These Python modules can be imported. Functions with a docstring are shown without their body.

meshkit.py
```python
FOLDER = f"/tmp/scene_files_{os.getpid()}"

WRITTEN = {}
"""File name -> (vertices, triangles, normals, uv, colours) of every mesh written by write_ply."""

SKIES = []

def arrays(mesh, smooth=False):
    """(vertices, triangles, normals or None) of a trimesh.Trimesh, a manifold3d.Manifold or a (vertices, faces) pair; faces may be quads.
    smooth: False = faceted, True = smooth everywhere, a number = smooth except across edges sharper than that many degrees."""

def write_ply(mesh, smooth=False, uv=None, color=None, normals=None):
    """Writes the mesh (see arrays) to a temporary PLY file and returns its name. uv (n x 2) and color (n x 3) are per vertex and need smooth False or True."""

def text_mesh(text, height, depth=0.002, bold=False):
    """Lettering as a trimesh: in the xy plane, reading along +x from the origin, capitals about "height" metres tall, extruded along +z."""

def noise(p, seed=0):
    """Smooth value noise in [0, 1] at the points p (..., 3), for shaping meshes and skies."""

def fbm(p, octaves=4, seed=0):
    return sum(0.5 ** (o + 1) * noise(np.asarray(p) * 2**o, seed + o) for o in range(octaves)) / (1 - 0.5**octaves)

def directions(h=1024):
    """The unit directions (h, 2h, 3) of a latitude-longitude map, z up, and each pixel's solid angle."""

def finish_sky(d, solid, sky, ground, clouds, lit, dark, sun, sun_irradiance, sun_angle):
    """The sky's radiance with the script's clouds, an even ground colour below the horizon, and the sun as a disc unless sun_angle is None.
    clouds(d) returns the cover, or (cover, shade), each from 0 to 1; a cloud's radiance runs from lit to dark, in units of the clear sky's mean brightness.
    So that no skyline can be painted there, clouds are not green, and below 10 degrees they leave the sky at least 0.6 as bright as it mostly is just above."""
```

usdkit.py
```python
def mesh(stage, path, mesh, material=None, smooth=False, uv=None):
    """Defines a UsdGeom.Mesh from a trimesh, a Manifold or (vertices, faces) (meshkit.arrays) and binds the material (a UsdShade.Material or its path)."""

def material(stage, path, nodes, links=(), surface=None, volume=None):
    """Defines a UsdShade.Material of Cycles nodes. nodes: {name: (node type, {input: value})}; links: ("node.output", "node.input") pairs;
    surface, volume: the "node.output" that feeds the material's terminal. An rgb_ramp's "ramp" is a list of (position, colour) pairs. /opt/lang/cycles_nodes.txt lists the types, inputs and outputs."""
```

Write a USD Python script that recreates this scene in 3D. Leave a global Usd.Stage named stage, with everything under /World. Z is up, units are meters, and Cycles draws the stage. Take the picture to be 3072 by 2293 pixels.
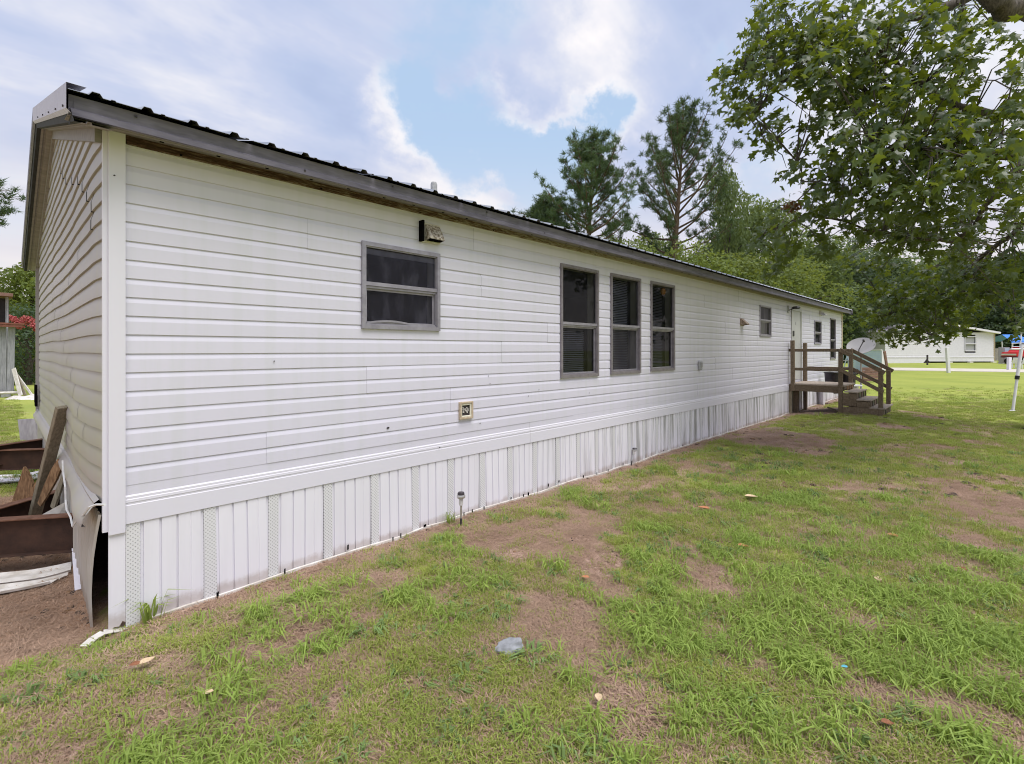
import math, random
import numpy as np
import usdkit, meshkit
from pxr import Usd, UsdGeom, UsdLux, UsdShade, Gf, Sdf, Vt

stage = Usd.Stage.CreateInMemory()
UsdGeom.SetStageUpAxis(stage, 'Z'); UsdGeom.SetStageMetersPerUnit(stage, 1.0)
UsdGeom.Xform.Define(stage, '/World'); UsdGeom.Scope.Define(stage, '/World/Looks')
rng = np.random.default_rng(7); random.seed(7)

# ------------------------------------------------------------------ camera
LX, LY = 0.69440881, 0.71958071          # of the house's long axis: to the right / ahead of the lens
CAM = np.array([-0.44998958, -3.78415269, 1.584])
RIGHT = np.array([LX, -LY, 0.0]); FWD = np.array([LY, LX, 0.0])
FPX, CU, CV = 1488.108, 1536.0, 1049.44  # focal length, principal column, horizon row (3072 px wide)
cam = UsdGeom.Camera.Define(stage, '/World/camera')
cam.CreateFocalLengthAttr(36 * FPX / 3072); cam.CreateHorizontalApertureAttr(36.0)
cam.CreateVerticalApertureAttr(36.0 * 764 / 1024)
cam.CreateVerticalApertureOffsetAttr(-(1146.5 - CV) / 3072 * 36)
cam.CreateClippingRangeAttr((0.05, 5000.0))
m4 = Gf.Matrix4d(*RIGHT, 0, 0, 0, 1, 0, *(-FWD), 0, *CAM, 1)
cam.AddTransformOp().Set(m4)
cam.CreateExposureAttr(1.22)

# ------------------------------------------------------------------ sky and sun
SUN_DIR = np.array([-0.03, -0.40, 0.92]); SUN_DIR /= np.linalg.norm(SUN_DIR)
EL = math.asin(SUN_DIR[2]); ROT = math.atan2(SUN_DIR[0], SUN_DIR[1])
def skydir(u, v):
    d = FWD + RIGHT * (u - CU) / FPX + np.array([0, 0, 1.0]) * (CV - v) / FPX
    return d / np.linalg.norm(d)
NB, NL = {}, []
def sn(name, kind, **kw): NB[name] = (kind, kw); return name
def sl(*pairs): NL.extend(pairs)
sn('tc', 'texture_coordinate'); sn('sky', 'sky_texture', sky_type='single_scattering', sun_disc=False, sun_elevation=EL, sun_rotation=ROT, air_density=1.0, aerosol_density=0.6)
sn('sep', 'separate_xyz'); sl(('tc.generated', 'sep.vector'))
sn('zc', 'math', math_type='maximum', value2=0.0); sl(('sep.z', 'zc.value1'))
sn('zd', 'math', math_type='add', value2=0.22); sl(('zc.value', 'zd.value1'))
sn('px', 'math', math_type='divide'); sn('py', 'math', math_type='divide')
sl(('sep.x', 'px.value1'), ('zd.value', 'px.value2'), ('sep.y', 'py.value1'), ('zd.value', 'py.value2'))
sn('pv', 'combine_xyz', z=0.0); sl(('px.value', 'pv.x'), ('py.value', 'pv.y'))
sn('n1', 'noise_texture', scale=1.7, detail=9.0, roughness=0.56, distortion=0.15); sl(('pv.vector', 'n1.vector'))
sn('mp', 'mapping', location=(4.2, 1.7, 0.0), rotation=(0, 0, 0.8), scale=(0.55, 1.7, 1.0)); sl(('pv.vector', 'mp.vector'))
sn('n2', 'noise_texture', scale=1.3, detail=6.0, roughness=0.5, distortion=0.4); sl(('mp.vector', 'n2.vector'))
# the clear gap in the cloud above the ridge, and two smaller ones beside it
sn('nw', 'noise_texture', scale=7.0, detail=7.0, roughness=0.6); sl(('tc.generated', 'nw.vector'))
sn('nc', 'vector_math', math_type='subtract', vector2=(0.5, 0.5, 0.5)); sl(('nw.color', 'nc.vector1'))
sn('ns', 'vector_math', math_type='scale', scale=0.26); sl(('nc.vector', 'ns.vector1'))
sn('wd', 'vector_math', math_type='add'); sl(('tc.generated', 'wd.vector1'), ('ns.vector', 'wd.vector2'))
sn('n1s', 'math', math_type='multiply_add', value2=1.9, value3=-0.45); sl(('n1.fac', 'n1s.value1'))
prev = 'n1s.value'
for i, (u, v, r, a) in enumerate([(1250, 355, 0.085, 0.40), (1400, 420, 0.10, 0.42), (1560, 450, 0.10, 0.44), (1690, 410, 0.09, 0.46), (1800, 350, 0.07, 0.44), (1740, 470, 0.08, 0.4), (1640, 560, 0.09, 0.36), (2240, 560, 0.09, 0.34), (2160, 250, 0.05, 0.3), (60, 760, 0.16, 0.26), (1400, 110, 0.12, 0.10),
                            (700, 180, 0.30, -0.20), (1120, 130, 0.20, -0.16), (1560, 240, 0.11, -0.22), (1900, 130, 0.22, -0.20), (1120, 470, 0.10, -0.18), (1400, 640, 0.10, -0.2), (2050, 440, 0.10, -0.14), (250, 300, 0.25, -0.14), (2500, 300, 0.3, -0.15)]):
    d = skydir(u, v)
    sn(f'd{i}', 'vector_math', math_type='distance', vector2=tuple(d)); sl(('wd.vector', f'd{i}.vector1'))
    sn(f'm{i}', 'map_range', range_type='smoothstep', from_min=0.25 * r, from_max=1.35 * r, to_min=a, to_max=0.0, clamp=True); sl((f'd{i}.value', f'm{i}.value'))
    sn(f's{i}', 'math', math_type='subtract'); sl((prev, f's{i}.value1'), (f'm{i}.result', f's{i}.value2'))
    prev = f's{i}.value'
sn('cover', 'map_range', range_type='smoothstep', from_min=0.12, from_max=0.60, to_min=0.0, to_max=1.0, clamp=True); sl((prev, 'cover.value'))
sn('thick', 'rgb_ramp', ramp=[(0.30, (2.5, 3.0, 4.35)), (0.42, (2.95, 3.45, 4.75)), (0.52, (3.5, 3.85, 4.95)), (0.60, (4.4, 4.55, 5.2)), (0.70, (5.9, 5.7, 5.75))]); 
prev2 = 'n2.fac'
for i, (u, v, r, a) in enumerate([(1640, 235, 0.10, 0.16), (1480, 300, 0.06, 0.12), (1220, 425, 0.09, 0.14), (1420, 610, 0.10, 0.14), (2440, 520, 0.14, 0.14), (1830, 40, 0.08, 0.12), (2300, 330, 0.12, 0.10), (1500, 90, 0.16, -0.16), (330, 120, 0.4, -0.08)]):
    d = skydir(u, v)
    sn(f'e{i}', 'vector_math', math_type='distance', vector2=tuple(d)); sl(('wd.vector', f'e{i}.vector1'))
    sn(f'f{i}', 'map_range', range_type='smoothstep', from_min=0.0, from_max=1.5 * r, to_min=a, to_max=0.0, clamp=True); sl((f'e{i}.value', f'f{i}.value'))
    sn(f'h{i}', 'math', math_type='add'); sl((prev2, f'h{i}.value1'), (f'f{i}.result', f'h{i}.value2')); prev2 = f'h{i}.value'

sn('eg', 'map_range', from_min=0.40, from_max=1.05, to_min=0.09, to_max=-0.12, clamp=True); sl((prev, 'eg.value'))
sn('th2', 'math', math_type='add'); sl((prev2, 'th2.value1'), ('eg.result', 'th2.value2')); sl(('th2.value', 'thick.fac'))

sn('blue', 'mix', mix_type='mix', fac=0.85, color2=(2.95, 3.9, 5.2)); sl(('sky.color', 'blue.color1'))
sn('mixc', 'mix', mix_type='mix'); sl(('cover.result', 'mixc.fac'), ('blue.color', 'mixc.color1'), ('thick.color', 'mixc.color2'))
sn('hr', 'map_range', range_type='smoothstep', from_min=0.0, from_max=0.42, to_min=0.95, to_max=0.0, clamp=True); sl(('sep.z', 'hr.value'))
sn('hz', 'mix', color2=(5.4, 4.95, 4.85)); sl(('hr.result', 'hz.fac'), ('mixc.color', 'hz.color1'))
sn('bg', 'background_shader', strength=0.075); sl(('hz.color', 'bg.color'))
sky_mat = usdkit.material(stage, '/World/Looks/sky', NB, NL, surface='bg.background')
dome = UsdLux.DomeLight.Define(stage, '/World/sky'); dome.CreateIntensityAttr(1.0)
UsdShade.MaterialBindingAPI.Apply(dome.GetPrim()).Bind(sky_mat)
sun = UsdLux.DistantLight.Define(stage, '/World/sun')
sun.CreateIntensityAttr(0.4); sun.CreateAngleAttr(40.0); sun.CreateNormalizeAttr(True) if hasattr(sun, 'CreateNormalizeAttr') else None
sun.CreateColorAttr(Gf.Vec3f(1.0, 0.965, 0.93))
zx = SUN_DIR; xx = np.cross([0, 0, 1.0], zx); xx /= np.linalg.norm(xx); yx = np.cross(zx, xx)
sun.AddTransformOp().Set(Gf.Matrix4d(*xx, 0, *yx, 0, *zx, 0, 0, 0, 0, 1))

# ------------------------------------------------------------------ helpers
def ray(u, v, depth):
    """the point seen at a place of the photograph, so many metres ahead of the lens"""
    return CAM + (FWD + RIGHT * (u - CU) / FPX + np.array([0, 0, 1.0]) * (CV - v) / FPX) * depth
def gnd(u, v, z=0.0):
    return ray(u, v, FPX * (CAM[2] - z) / (v - CV))

counts = {}
def fresh(parent, name):
    k = (str(parent), name); n = counts.get(k, 0); counts[k] = n + 1
    return f'{parent}/{name}' if n == 0 else f'{parent}/{name}_{n:03d}'
def pth(p): return '/World' if p is None else (str(p.GetPath()) if hasattr(p, 'GetPath') else str(p))
def tag(p, label=None, cat=None, group=None, kind=None):
    for k, v in (('label', label), ('category', cat), ('group', group), ('kind', kind)):
        if v: p.SetCustomDataByKey(k, v)
    return p
def thing(name, label=None, cat=None, loc=(0, 0, 0), rz=0.0, group=None, parent=None, scale=None):
    x = UsdGeom.Xform.Define(stage, fresh(pth(parent), name))
    if parent is None or any(loc) or rz:
        x.AddTranslateOp().Set(Gf.Vec3d(*map(float, loc)))
        if rz: x.AddRotateZOp().Set(math.degrees(rz))
        if scale is not None: x.AddScaleOp().Set(Gf.Vec3f(*([scale] * 3 if np.ndim(scale) == 0 else scale)))
    return tag(x.GetPrim(), label, cat, group)
def dup(root, loc, rz=0.0, scale=None, label=None, group=None):
    name = root.GetName().rstrip('0123456789').rstrip('_')
    was = root.GetCustomData()
    r = UsdGeom.Xform.Define(stage, fresh('/World', name))
    r.GetPrim().GetReferences().AddInternalReference(root.GetPath())
    r.ClearXformOpOrder()
    r = UsdGeom.Xform(r.GetPrim())
    ops = [r.AddTranslateOp(opSuffix='p')]; ops[0].Set(Gf.Vec3d(*map(float, loc)))
    o = r.AddRotateZOp(opSuffix='p'); o.Set(math.degrees(rz)); ops.append(o)
    if scale is not None:
        o = r.AddScaleOp(opSuffix='p'); o.Set(Gf.Vec3f(*([scale] * 3 if np.ndim(scale) == 0 else scale))); ops.append(o)
    r.SetXformOpOrder(ops)
    r.GetPrim().SetInstanceable(True)
    return tag(r.GetPrim(), label or was.get('label'), was.get('category'), group or was.get('group'))

class MB:
    def __init__(s): s.v, s.f, s.n = [], [], 0
    def add(s, v, f):
        v = np.asarray(v, float).reshape(-1, 3); f = np.asarray(f, int)
        if f.ndim == 2 and f.shape[1] == 4: f = np.vstack([f[:, [0, 1, 2]], f[:, [0, 2, 3]]])
        s.v.append(v); s.f.append(f + s.n); s.n += len(v); return s
    def box(s, lo, hi, ch=0.0):
        lo, hi = np.minimum(lo, hi), np.maximum(lo, hi)
        return s.obox((lo + hi) / 2, np.eye(3), (hi - lo) / 2, ch)
    def obox(s, c, ax, h, ch=0.0):
        """oriented box; ax rows are its axes, h its half sizes, ch a chamfer"""
        h = np.asarray(h, float); c = np.asarray(c, float); ax = np.asarray(ax, float)
        if ch <= 0:
            g = np.array([[x, y, z] for x in (-1, 1) for y in (-1, 1) for z in (-1, 1)], float) * h
            f = [[0, 1, 3, 2], [4, 6, 7, 5], [0, 4, 5, 1], [2, 3, 7, 6], [0, 2, 6, 4], [1, 5, 7, 3]]
            return s.add(g @ ax + c, f)
        ch = min(ch, h.min() * 0.9); P, idx = [], {}
        for sx in (-1, 1):
            for sy in (-1, 1):
                for sz in (-1, 1):
                    for k in range(3):
                        q = np.array([sx, sy, sz], float) * (h - ch); q[k] = (sx, sy, sz)[k] * h[k]
                        idx[(sx, sy, sz, k)] = len(P); P.append(q)
        F = []
        for k in range(3):
            a, b = (k + 1) % 3, (k + 2) % 3
            for sg in (-1, 1):
                def key(p, q):
                    t = [0, 0, 0]; t[k], t[a], t[b] = sg, p, q; return idx[(*t, k)]
                q4 = [key(-1, -1), key(1, -1), key(1, 1), key(-1, 1)]
                F.append(q4 if sg > 0 else q4[::-1])
            for p in (-1, 1):
                for q in (-1, 1):
                    def kk(sg, face):
                        t = [0, 0, 0]; t[k], t[a], t[b] = sg, p, q; return idx[(*t, face)]
                    e = [kk(-1, a), kk(1, a), kk(1, b), kk(-1, b)]
                    F.append(e if p * q > 0 else e[::-1])
        T = []
        for q in F: T += [[q[0], q[1], q[2]], [q[0], q[2], q[3]]]
        for sx in (-1, 1):
            for sy in (-1, 1):
                for sz in (-1, 1):
                    t = [idx[(sx, sy, sz, k)] for k in range(3)]
                    T.append(t if sx * sy * sz > 0 else t[::-1])
        return s.add(np.array(P) @ ax + c, T)
    def bar(s, a, b, w, h, up=(0, 0, 1), ch=0.0):
        """a timber from a to b: w across, h along up"""
        a, b = np.asarray(a, float), np.asarray(b, float); d = b - a; L = np.linalg.norm(d); d /= L
        x = np.cross(d, up)
        if np.linalg.norm(x) < 1e-6: x = np.cross(d, (1, 0, 0))
        x /= np.linalg.norm(x); y = np.cross(x, d)
        return s.obox((a + b) / 2, [x, d, y], [w / 2, L / 2, h / 2], ch)
    def tube(s, pts, radii, sides=8, cap=True):
        p = np.asarray(pts, float); n = len(p); radii = np.broadcast_to(np.asarray(radii, float), (n,))
        t = np.gradient(p, axis=0); t /= np.linalg.norm(t, axis=1, keepdims=True) + 1e-12
        ref = np.array([0, 0, 1.0]) if abs(t[0, 2]) < 0.9 else np.array([1.0, 0, 0])
        V = []
        a = np.cross(t[0], ref); a /= np.linalg.norm(a)
        for i in range(n):
            a = a - t[i] * (a @ t[i]); a /= np.linalg.norm(a) + 1e-12; b = np.cross(t[i], a)
            g = np.arange(sides) * 2 * np.pi / sides
            V.append(p[i] + radii[i] * (np.cos(g)[:, None] * a + np.sin(g)[:, None] * b))
        V = np.vstack(V); F = []
        for i in range(n - 1):
            for j in range(sides):
                k = (j + 1) % sides
                F += [[i * sides + j, i * sides + k, (i + 1) * sides + k], [i * sides + j, (i + 1) * sides + k, (i + 1) * sides + j]]
        if cap:
            for j in range(1, sides - 1):
                F += [[0, j + 1, j], [(n - 1) * sides, (n - 1) * sides + j, (n - 1) * sides + j + 1]]
        return s.add(V, F)
    def lathe(s, prof, c=(0, 0, 0), sides=16):
        """prof: (radius, z) from bottom to top"""
        pr = np.asarray(prof, float); g = np.arange(sides) * 2 * np.pi / sides
        V = np.array([[r * math.cos(a), r * math.sin(a), z] for r, z in pr for a in g]) + np.asarray(c, float); F = []
        for i in range(len(pr) - 1):
            for j in range(sides):
                k = (j + 1) % sides
                F.append([i * sides + j, i * sides + k, (i + 1) * sides + k, (i + 1) * sides + j])
        return s.add(V, F)
    def strip(s, prof, a, b, closed=False, ends=False):
        """prof: rows of offsets (n,3); swept from a to b"""
        pr = np.asarray(prof, float); n = len(pr)
        V = np.vstack([pr + np.asarray(a, float), pr + np.asarray(b, float)]); F = []
        for i in range(n if closed else n - 1):
            j = (i + 1) % n
            F.append([i, j, n + j, n + i])
        s.add(V, F)
        if ends:
            for off in (0, n):
                s.add(V[off:off + n], [[0, i, i + 1] for i in range(1, n - 1)])
        return s
    def poly(s, pts, nrm_off):
        """a flat polygon (star-shaped about its middle) with thickness vector nrm_off"""
        p = np.asarray(pts, float); n = len(p); o = np.asarray(nrm_off, float); c = p.mean(0)
        V = np.vstack([p, p + o, [c], [c + o]]); F = []
        for i in range(n):
            j = (i + 1) % n
            F += [[2 * n, j, i], [2 * n + 1, n + i, n + j], [i, j, n + j], [i, n + j, n + i]]
        return s.add(V, F)
    def arrays(s): return np.vstack(s.v), np.vstack(s.f)
    def build(s, name, mat, parent=None, smooth=False, label=None):
        p = usdkit.mesh(stage, fresh(pth(parent), name), s.arrays(), mat, smooth=smooth).GetPrim()
        if label: tag(p, label)
        return p

# ------------------------------------------------------------------ materials
def mat(name, nodes, links, surface='p.BSDF'): return usdkit.material(stage, f'/World/Looks/{name}', nodes, links, surface=surface)
def rough(name, c1, c2, scale=6.0, rgh=0.6, metal=0.0, stretch=None, bump=0.0, bscale=60.0, detail=5.0, lo=0.35, hi=0.65, spec=0.3, rand=0.0):
    """two tones mixed by noise, with fine relief"""
    n = {'g': ('geometry', {}), 'm': ('mapping', {'scale': stretch or (1, 1, 1)}), 'n': ('noise_texture', {'scale': scale, 'detail': detail, 'roughness': 0.6}),
         'r': ('rgb_ramp', {'ramp': [(lo, c1), (hi, c2)]}), 'p': ('principled_bsdf', {'roughness': rgh, 'metallic': metal, 'specular_ior_level': spec})}
    l = [('g.position', 'm.vector'), ('m.vector', 'n.vector'), ('n.fac', 'r.fac')]
    src = 'r.color'
    if rand:
        n['o'] = ('object_info', {}); n['mr'] = ('map_range', {'to_min': 1 - rand, 'to_max': 1 + rand}); n['hs'] = ('hsv', {})
        l += [('o.random', 'mr.value'), ('mr.result', 'hs.value'), ('r.color', 'hs.color')]; src = 'hs.color'
    l.append((src, 'p.base_color'))
    if bump:
        n['bn'] = ('noise_texture', {'scale': bscale, 'detail': 4.0}); n['b'] = ('bump', {'strength': bump, 'distance': 0.004})
        l += [('m.vector', 'bn.vector'), ('bn.fac', 'b.height'), ('b.normal', 'p.normal')]
    return mat(name, n, l)

def vinyl(name, base, stain, streak, amount, soil_shade=0.10):
    """vinyl with faint mottling and, where it has weathered, streaks that run down it"""
    n = {'g': ('geometry', {}), 'm': ('mapping', {'scale': (9.0, 9.0, 0.55)}), 'n': ('noise_texture', {'scale': 1.0, 'detail': 6.0, 'roughness': 0.65}),
         'n2': ('noise_texture', {'scale': 0.9, 'detail': 4.0}), 'sx': ('separate_xyz', {}),
         'ax': ('map_range', {'range_type': 'smoothstep', 'from_min': amount[0], 'from_max': amount[1], 'to_min': amount[2], 'to_max': amount[3], 'clamp': True}),
         'r': ('map_range', {'range_type': 'smoothstep', 'from_min': 0.44, 'from_max': 0.66, 'to_min': 0.0, 'to_max': 1.0, 'clamp': True}),
         'mu': ('math', {'math_type': 'multiply'}), 'mx': ('mix', {'color2': streak}), 'mz': ('mix', {'color1': base, 'color2': stain}),
         'r2': ('map_range', {'from_min': 0.45, 'from_max': 0.75, 'to_min': 0.0, 'to_max': 0.5, 'clamp': True}),
         'o': ('object_info', {}), 'mr': ('map_range', {'to_min': 0.985, 'to_max': 1.015}), 'hs': ('hsv', {}),
         'p': ('principled_bsdf', {'roughness': 0.42, 'specular_ior_level': 0.35}),
         'n4': ('noise_texture', {'scale': 9.0, 'detail': 6.0, 'roughness': 0.7}), 'zl': ('map_range', {'range_type': 'smoothstep', 'from_min': -0.08, 'from_max': soil_shade, 'to_min': 0.62, 'to_max': -0.35}), 'za': ('math', {'math_type': 'add'}),
         'zr': ('map_range', {'range_type': 'smoothstep', 'from_min': 0.55, 'from_max': 1.05, 'to_min': 0.0, 'to_max': 0.45, 'clamp': True}), 'ms': ('mix', {'color2': (0.30, 0.215, 0.155)})}  # brown soil stain toward the foot, doubling as a painted contact shadow
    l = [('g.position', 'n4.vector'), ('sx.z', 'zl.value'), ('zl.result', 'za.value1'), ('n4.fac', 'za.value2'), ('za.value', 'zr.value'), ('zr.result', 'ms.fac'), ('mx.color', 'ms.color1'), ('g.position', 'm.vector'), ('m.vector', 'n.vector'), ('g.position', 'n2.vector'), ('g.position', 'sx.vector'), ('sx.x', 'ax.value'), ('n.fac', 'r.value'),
         ('r.result', 'mu.value1'), ('ax.result', 'mu.value2'), ('n2.fac', 'r2.value'), ('r2.result', 'mz.fac'), ('mz.color', 'mx.color1'), ('mu.value', 'mx.fac'),
         ('o.random', 'mr.value'), ('mr.result', 'hs.value'), ('ms.color', 'hs.color'), ('hs.color', 'p.base_color')]
    return mat(name, n, l)

M = {}
M['siding'] = vinyl('white_siding', (0.64, 0.622, 0.72), (0.615, 0.597, 0.685), (0.5, 0.53, 0.5), (0.0, 20.0, 0.20, 0.34))
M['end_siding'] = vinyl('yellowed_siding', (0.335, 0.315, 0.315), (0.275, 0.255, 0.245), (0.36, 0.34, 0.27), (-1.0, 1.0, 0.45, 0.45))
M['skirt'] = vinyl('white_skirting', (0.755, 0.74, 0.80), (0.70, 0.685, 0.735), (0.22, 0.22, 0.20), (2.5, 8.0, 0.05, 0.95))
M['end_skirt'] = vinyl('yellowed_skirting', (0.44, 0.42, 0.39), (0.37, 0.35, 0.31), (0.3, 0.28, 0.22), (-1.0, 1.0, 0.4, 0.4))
M['trim'] = vinyl('white_trim', (0.68, 0.665, 0.74), (0.66, 0.645, 0.71), (0.6, 0.58, 0.55), (0.0, 20.0, 0.05, 0.1))
M['galv'] = rough('galvanised_metal', (0.10, 0.093, 0.118), (0.17, 0.158, 0.195), 3.0, 0.55, 0.15, stretch=(1.5, 6, 9), bump=0.1, bscale=120)
M['roofing'] = rough('dark_roof_metal', (0.40, 0.41, 0.44), (0.52, 0.53, 0.56), 2.0, 0.30, 0.85, stretch=(1, 4, 4))
M['roofedge'] = rough('black_roof_felt', (0.02, 0.02, 0.025), (0.035, 0.035, 0.04), 8, 0.8)
M['soffit'] = rough('grey_soffit', (0.20, 0.185, 0.19), (0.27, 0.25, 0.255), 2.5, 0.6, 0.0, stretch=(0.6, 8, 8))
M['rake'] = rough('rake_metal', (0.30, 0.275, 0.315), (0.43, 0.40, 0.45), 5.0, 0.4, 0.2, stretch=(4, 8, 0.6))
M['alu'] = rough('window_aluminium', (0.26, 0.245, 0.285), (0.35, 0.335, 0.38), 12, 0.42, 0.4)
M['bronze'] = rough('window_bronze_grey', (0.205, 0.185, 0.205), (0.28, 0.255, 0.28), 12, 0.42, 0.4)
M['reveal'] = rough('window_reveal', (0.50, 0.47, 0.38), (0.58, 0.55, 0.46), 5, 0.7)
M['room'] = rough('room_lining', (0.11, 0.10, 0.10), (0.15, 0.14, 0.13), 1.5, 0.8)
M['blind'] = rough('blind_slats', (0.42, 0.42, 0.48), (0.5, 0.5, 0.56), 4, 0.5)
M['curtain'] = rough('pale_curtain', (0.62, 0.60, 0.56), (0.75, 0.73, 0.7), 9, 0.9, stretch=(14, 14, 0.6))
M['door'] = rough('grey_door', (0.47, 0.47, 0.46), (0.52, 0.52, 0.51), 2, 0.5)
M['black'] = rough('black_plastic', (0.012, 0.012, 0.014), (0.022, 0.022, 0.024), 20, 0.4)
M['tub'] = rough('black_tub_plastic', (0.016, 0.013, 0.016), (0.04, 0.03, 0.035), 6, 0.38)
M['hole'] = rough('dark_void', (0.004, 0.004, 0.005), (0.007, 0.006, 0.006), 20, 0.9, spec=0.0)
M['wood'] = rough('weathered_timber', (0.115, 0.085, 0.058), (0.21, 0.16, 0.115), 4.0, 0.85, stretch=(9, 9, 9), bump=0.3, bscale=30, rand=0.12)
M['woodtop'] = rough('worn_deck_boards', (0.30, 0.245, 0.20), (0.40, 0.34, 0.29), 5.0, 0.85, stretch=(2, 12, 12), bump=0.3, bscale=30, rand=0.08)
M['plank'] = rough('grey_plank', (0.17, 0.145, 0.10), (0.29, 0.25, 0.185), 7.0, 0.85, stretch=(9, 9, 2), bump=0.4, bscale=25)
M['brokenwood'] = rough('broken_brown_wood', (0.13, 0.07, 0.035), (0.30, 0.185, 0.10), 8.0, 0.85, stretch=(9, 9, 2), bump=0.5, bscale=25, rand=0.15)
M['rust'] = rough('rusty_steel', (0.030, 0.016, 0.012), (0.060, 0.030, 0.020), 9.0, 0.75, 0.0, bump=0.35, bscale=90, lo=0.3, hi=0.7)
M['rustedge'] = rough('rusty_flange', (0.10, 0.045, 0.025), (0.17, 0.085, 0.055), 14.0, 0.75, 0.0)
M['greyshed'] = rough('grey_shed_wood', (0.20, 0.20, 0.22), (0.34, 0.34, 0.365), 3.0, 0.9, stretch=(14, 14, 1.0), bump=0.3, bscale=20, rand=0.08)
M['redtin'] = rough('rusty_red_tin', (0.13, 0.045, 0.035), (0.22, 0.085, 0.06), 4, 0.7)
M['white'] = rough('white_paint', (0.68, 0.66, 0.72), (0.74, 0.72, 0.78), 5, 0.45)
M['offwhite'] = rough('dirty_white_vinyl', (0.50, 0.46, 0.41), (0.70, 0.67, 0.64), 9, 0.5)
M['cream'] = rough('cream_plastic', (0.42, 0.33, 0.23), (0.55, 0.46, 0.35), 30, 0.5)
M['creamlight'] = rough('pale_cream_plastic', (0.68, 0.64, 0.52), (0.75, 0.72, 0.62), 30, 0.5)
M['hooddirt'] = rough('dirty_vent_plastic', (0.16, 0.12, 0.08), (0.55, 0.50, 0.44), 38, 0.6, lo=0.40, hi=0.56, detail=7)
M['taupe'] = rough('brown_vent_plastic', (0.22, 0.16, 0.125), (0.36, 0.29, 0.24), 25, 0.6)
M['greybox'] = rough('grey_box', (0.30, 0.30, 0.31), (0.42, 0.42, 0.43), 30, 0.5)
M['dish'] = rough('dish_grey', (0.28, 0.272, 0.28), (0.32, 0.312, 0.32), 3, 0.5)
M['stone'] = rough('pale_stone', (0.19, 0.195, 0.205), (0.32, 0.33, 0.35), 16, 0.8, bump=0.4, bscale=50)
M['redpaint'] = rough('red_car_paint', (0.50, 0.02, 0.025), (0.55, 0.03, 0.03), 3, 0.25)
M['bluetarp'] = rough('blue_tarp', (0.03, 0.17, 0.62), (0.06, 0.25, 0.75), 3, 0.45)
M['paleblue'] = rough('pale_blue_metal', (0.42, 0.52, 0.66), (0.5, 0.6, 0.72), 3, 0.5)
M['brownboard'] = rough('red_brown_boards', (0.17, 0.095, 0.075), (0.25, 0.15, 0.12), 6, 0.8, rand=0.12)
M['concrete'] = rough('pale_road', (0.50, 0.45, 0.39), (0.60, 0.55, 0.49), 1.2, 0.9)
M['bark'] = rough('grey_bark', (0.045, 0.038, 0.03), (0.12, 0.10, 0.085), 14, 0.9, stretch=(3, 3, 0.8), bump=0.6, bscale=30)
M['pinebark'] = rough('pine_bark', (0.06, 0.04, 0.028), (0.15, 0.105, 0.075), 6, 0.9, stretch=(3, 3, 0.8), bump=0.5, bscale=12)
M['lampmetal'] = rough('lamp_steel', (0.45, 0.44, 0.43), (0.6, 0.58, 0.57), 40, 0.3, 0.7)
M['lampdark'] = rough('lamp_dark', (0.03, 0.025, 0.03), (0.06, 0.05, 0.055), 40, 0.35)
M['lampglass'] = rough('lamp_lens', (0.55, 0.53, 0.52), (0.66, 0.64, 0.63), 40, 0.2)
M['wire'] = rough('white_cable', (0.55, 0.55, 0.56), (0.65, 0.65, 0.66), 20, 0.5)
M['blueplastic'] = rough('blue_wrapper', (0.08, 0.35, 0.5), (0.15, 0.5, 0.65), 30, 0.3)
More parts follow.
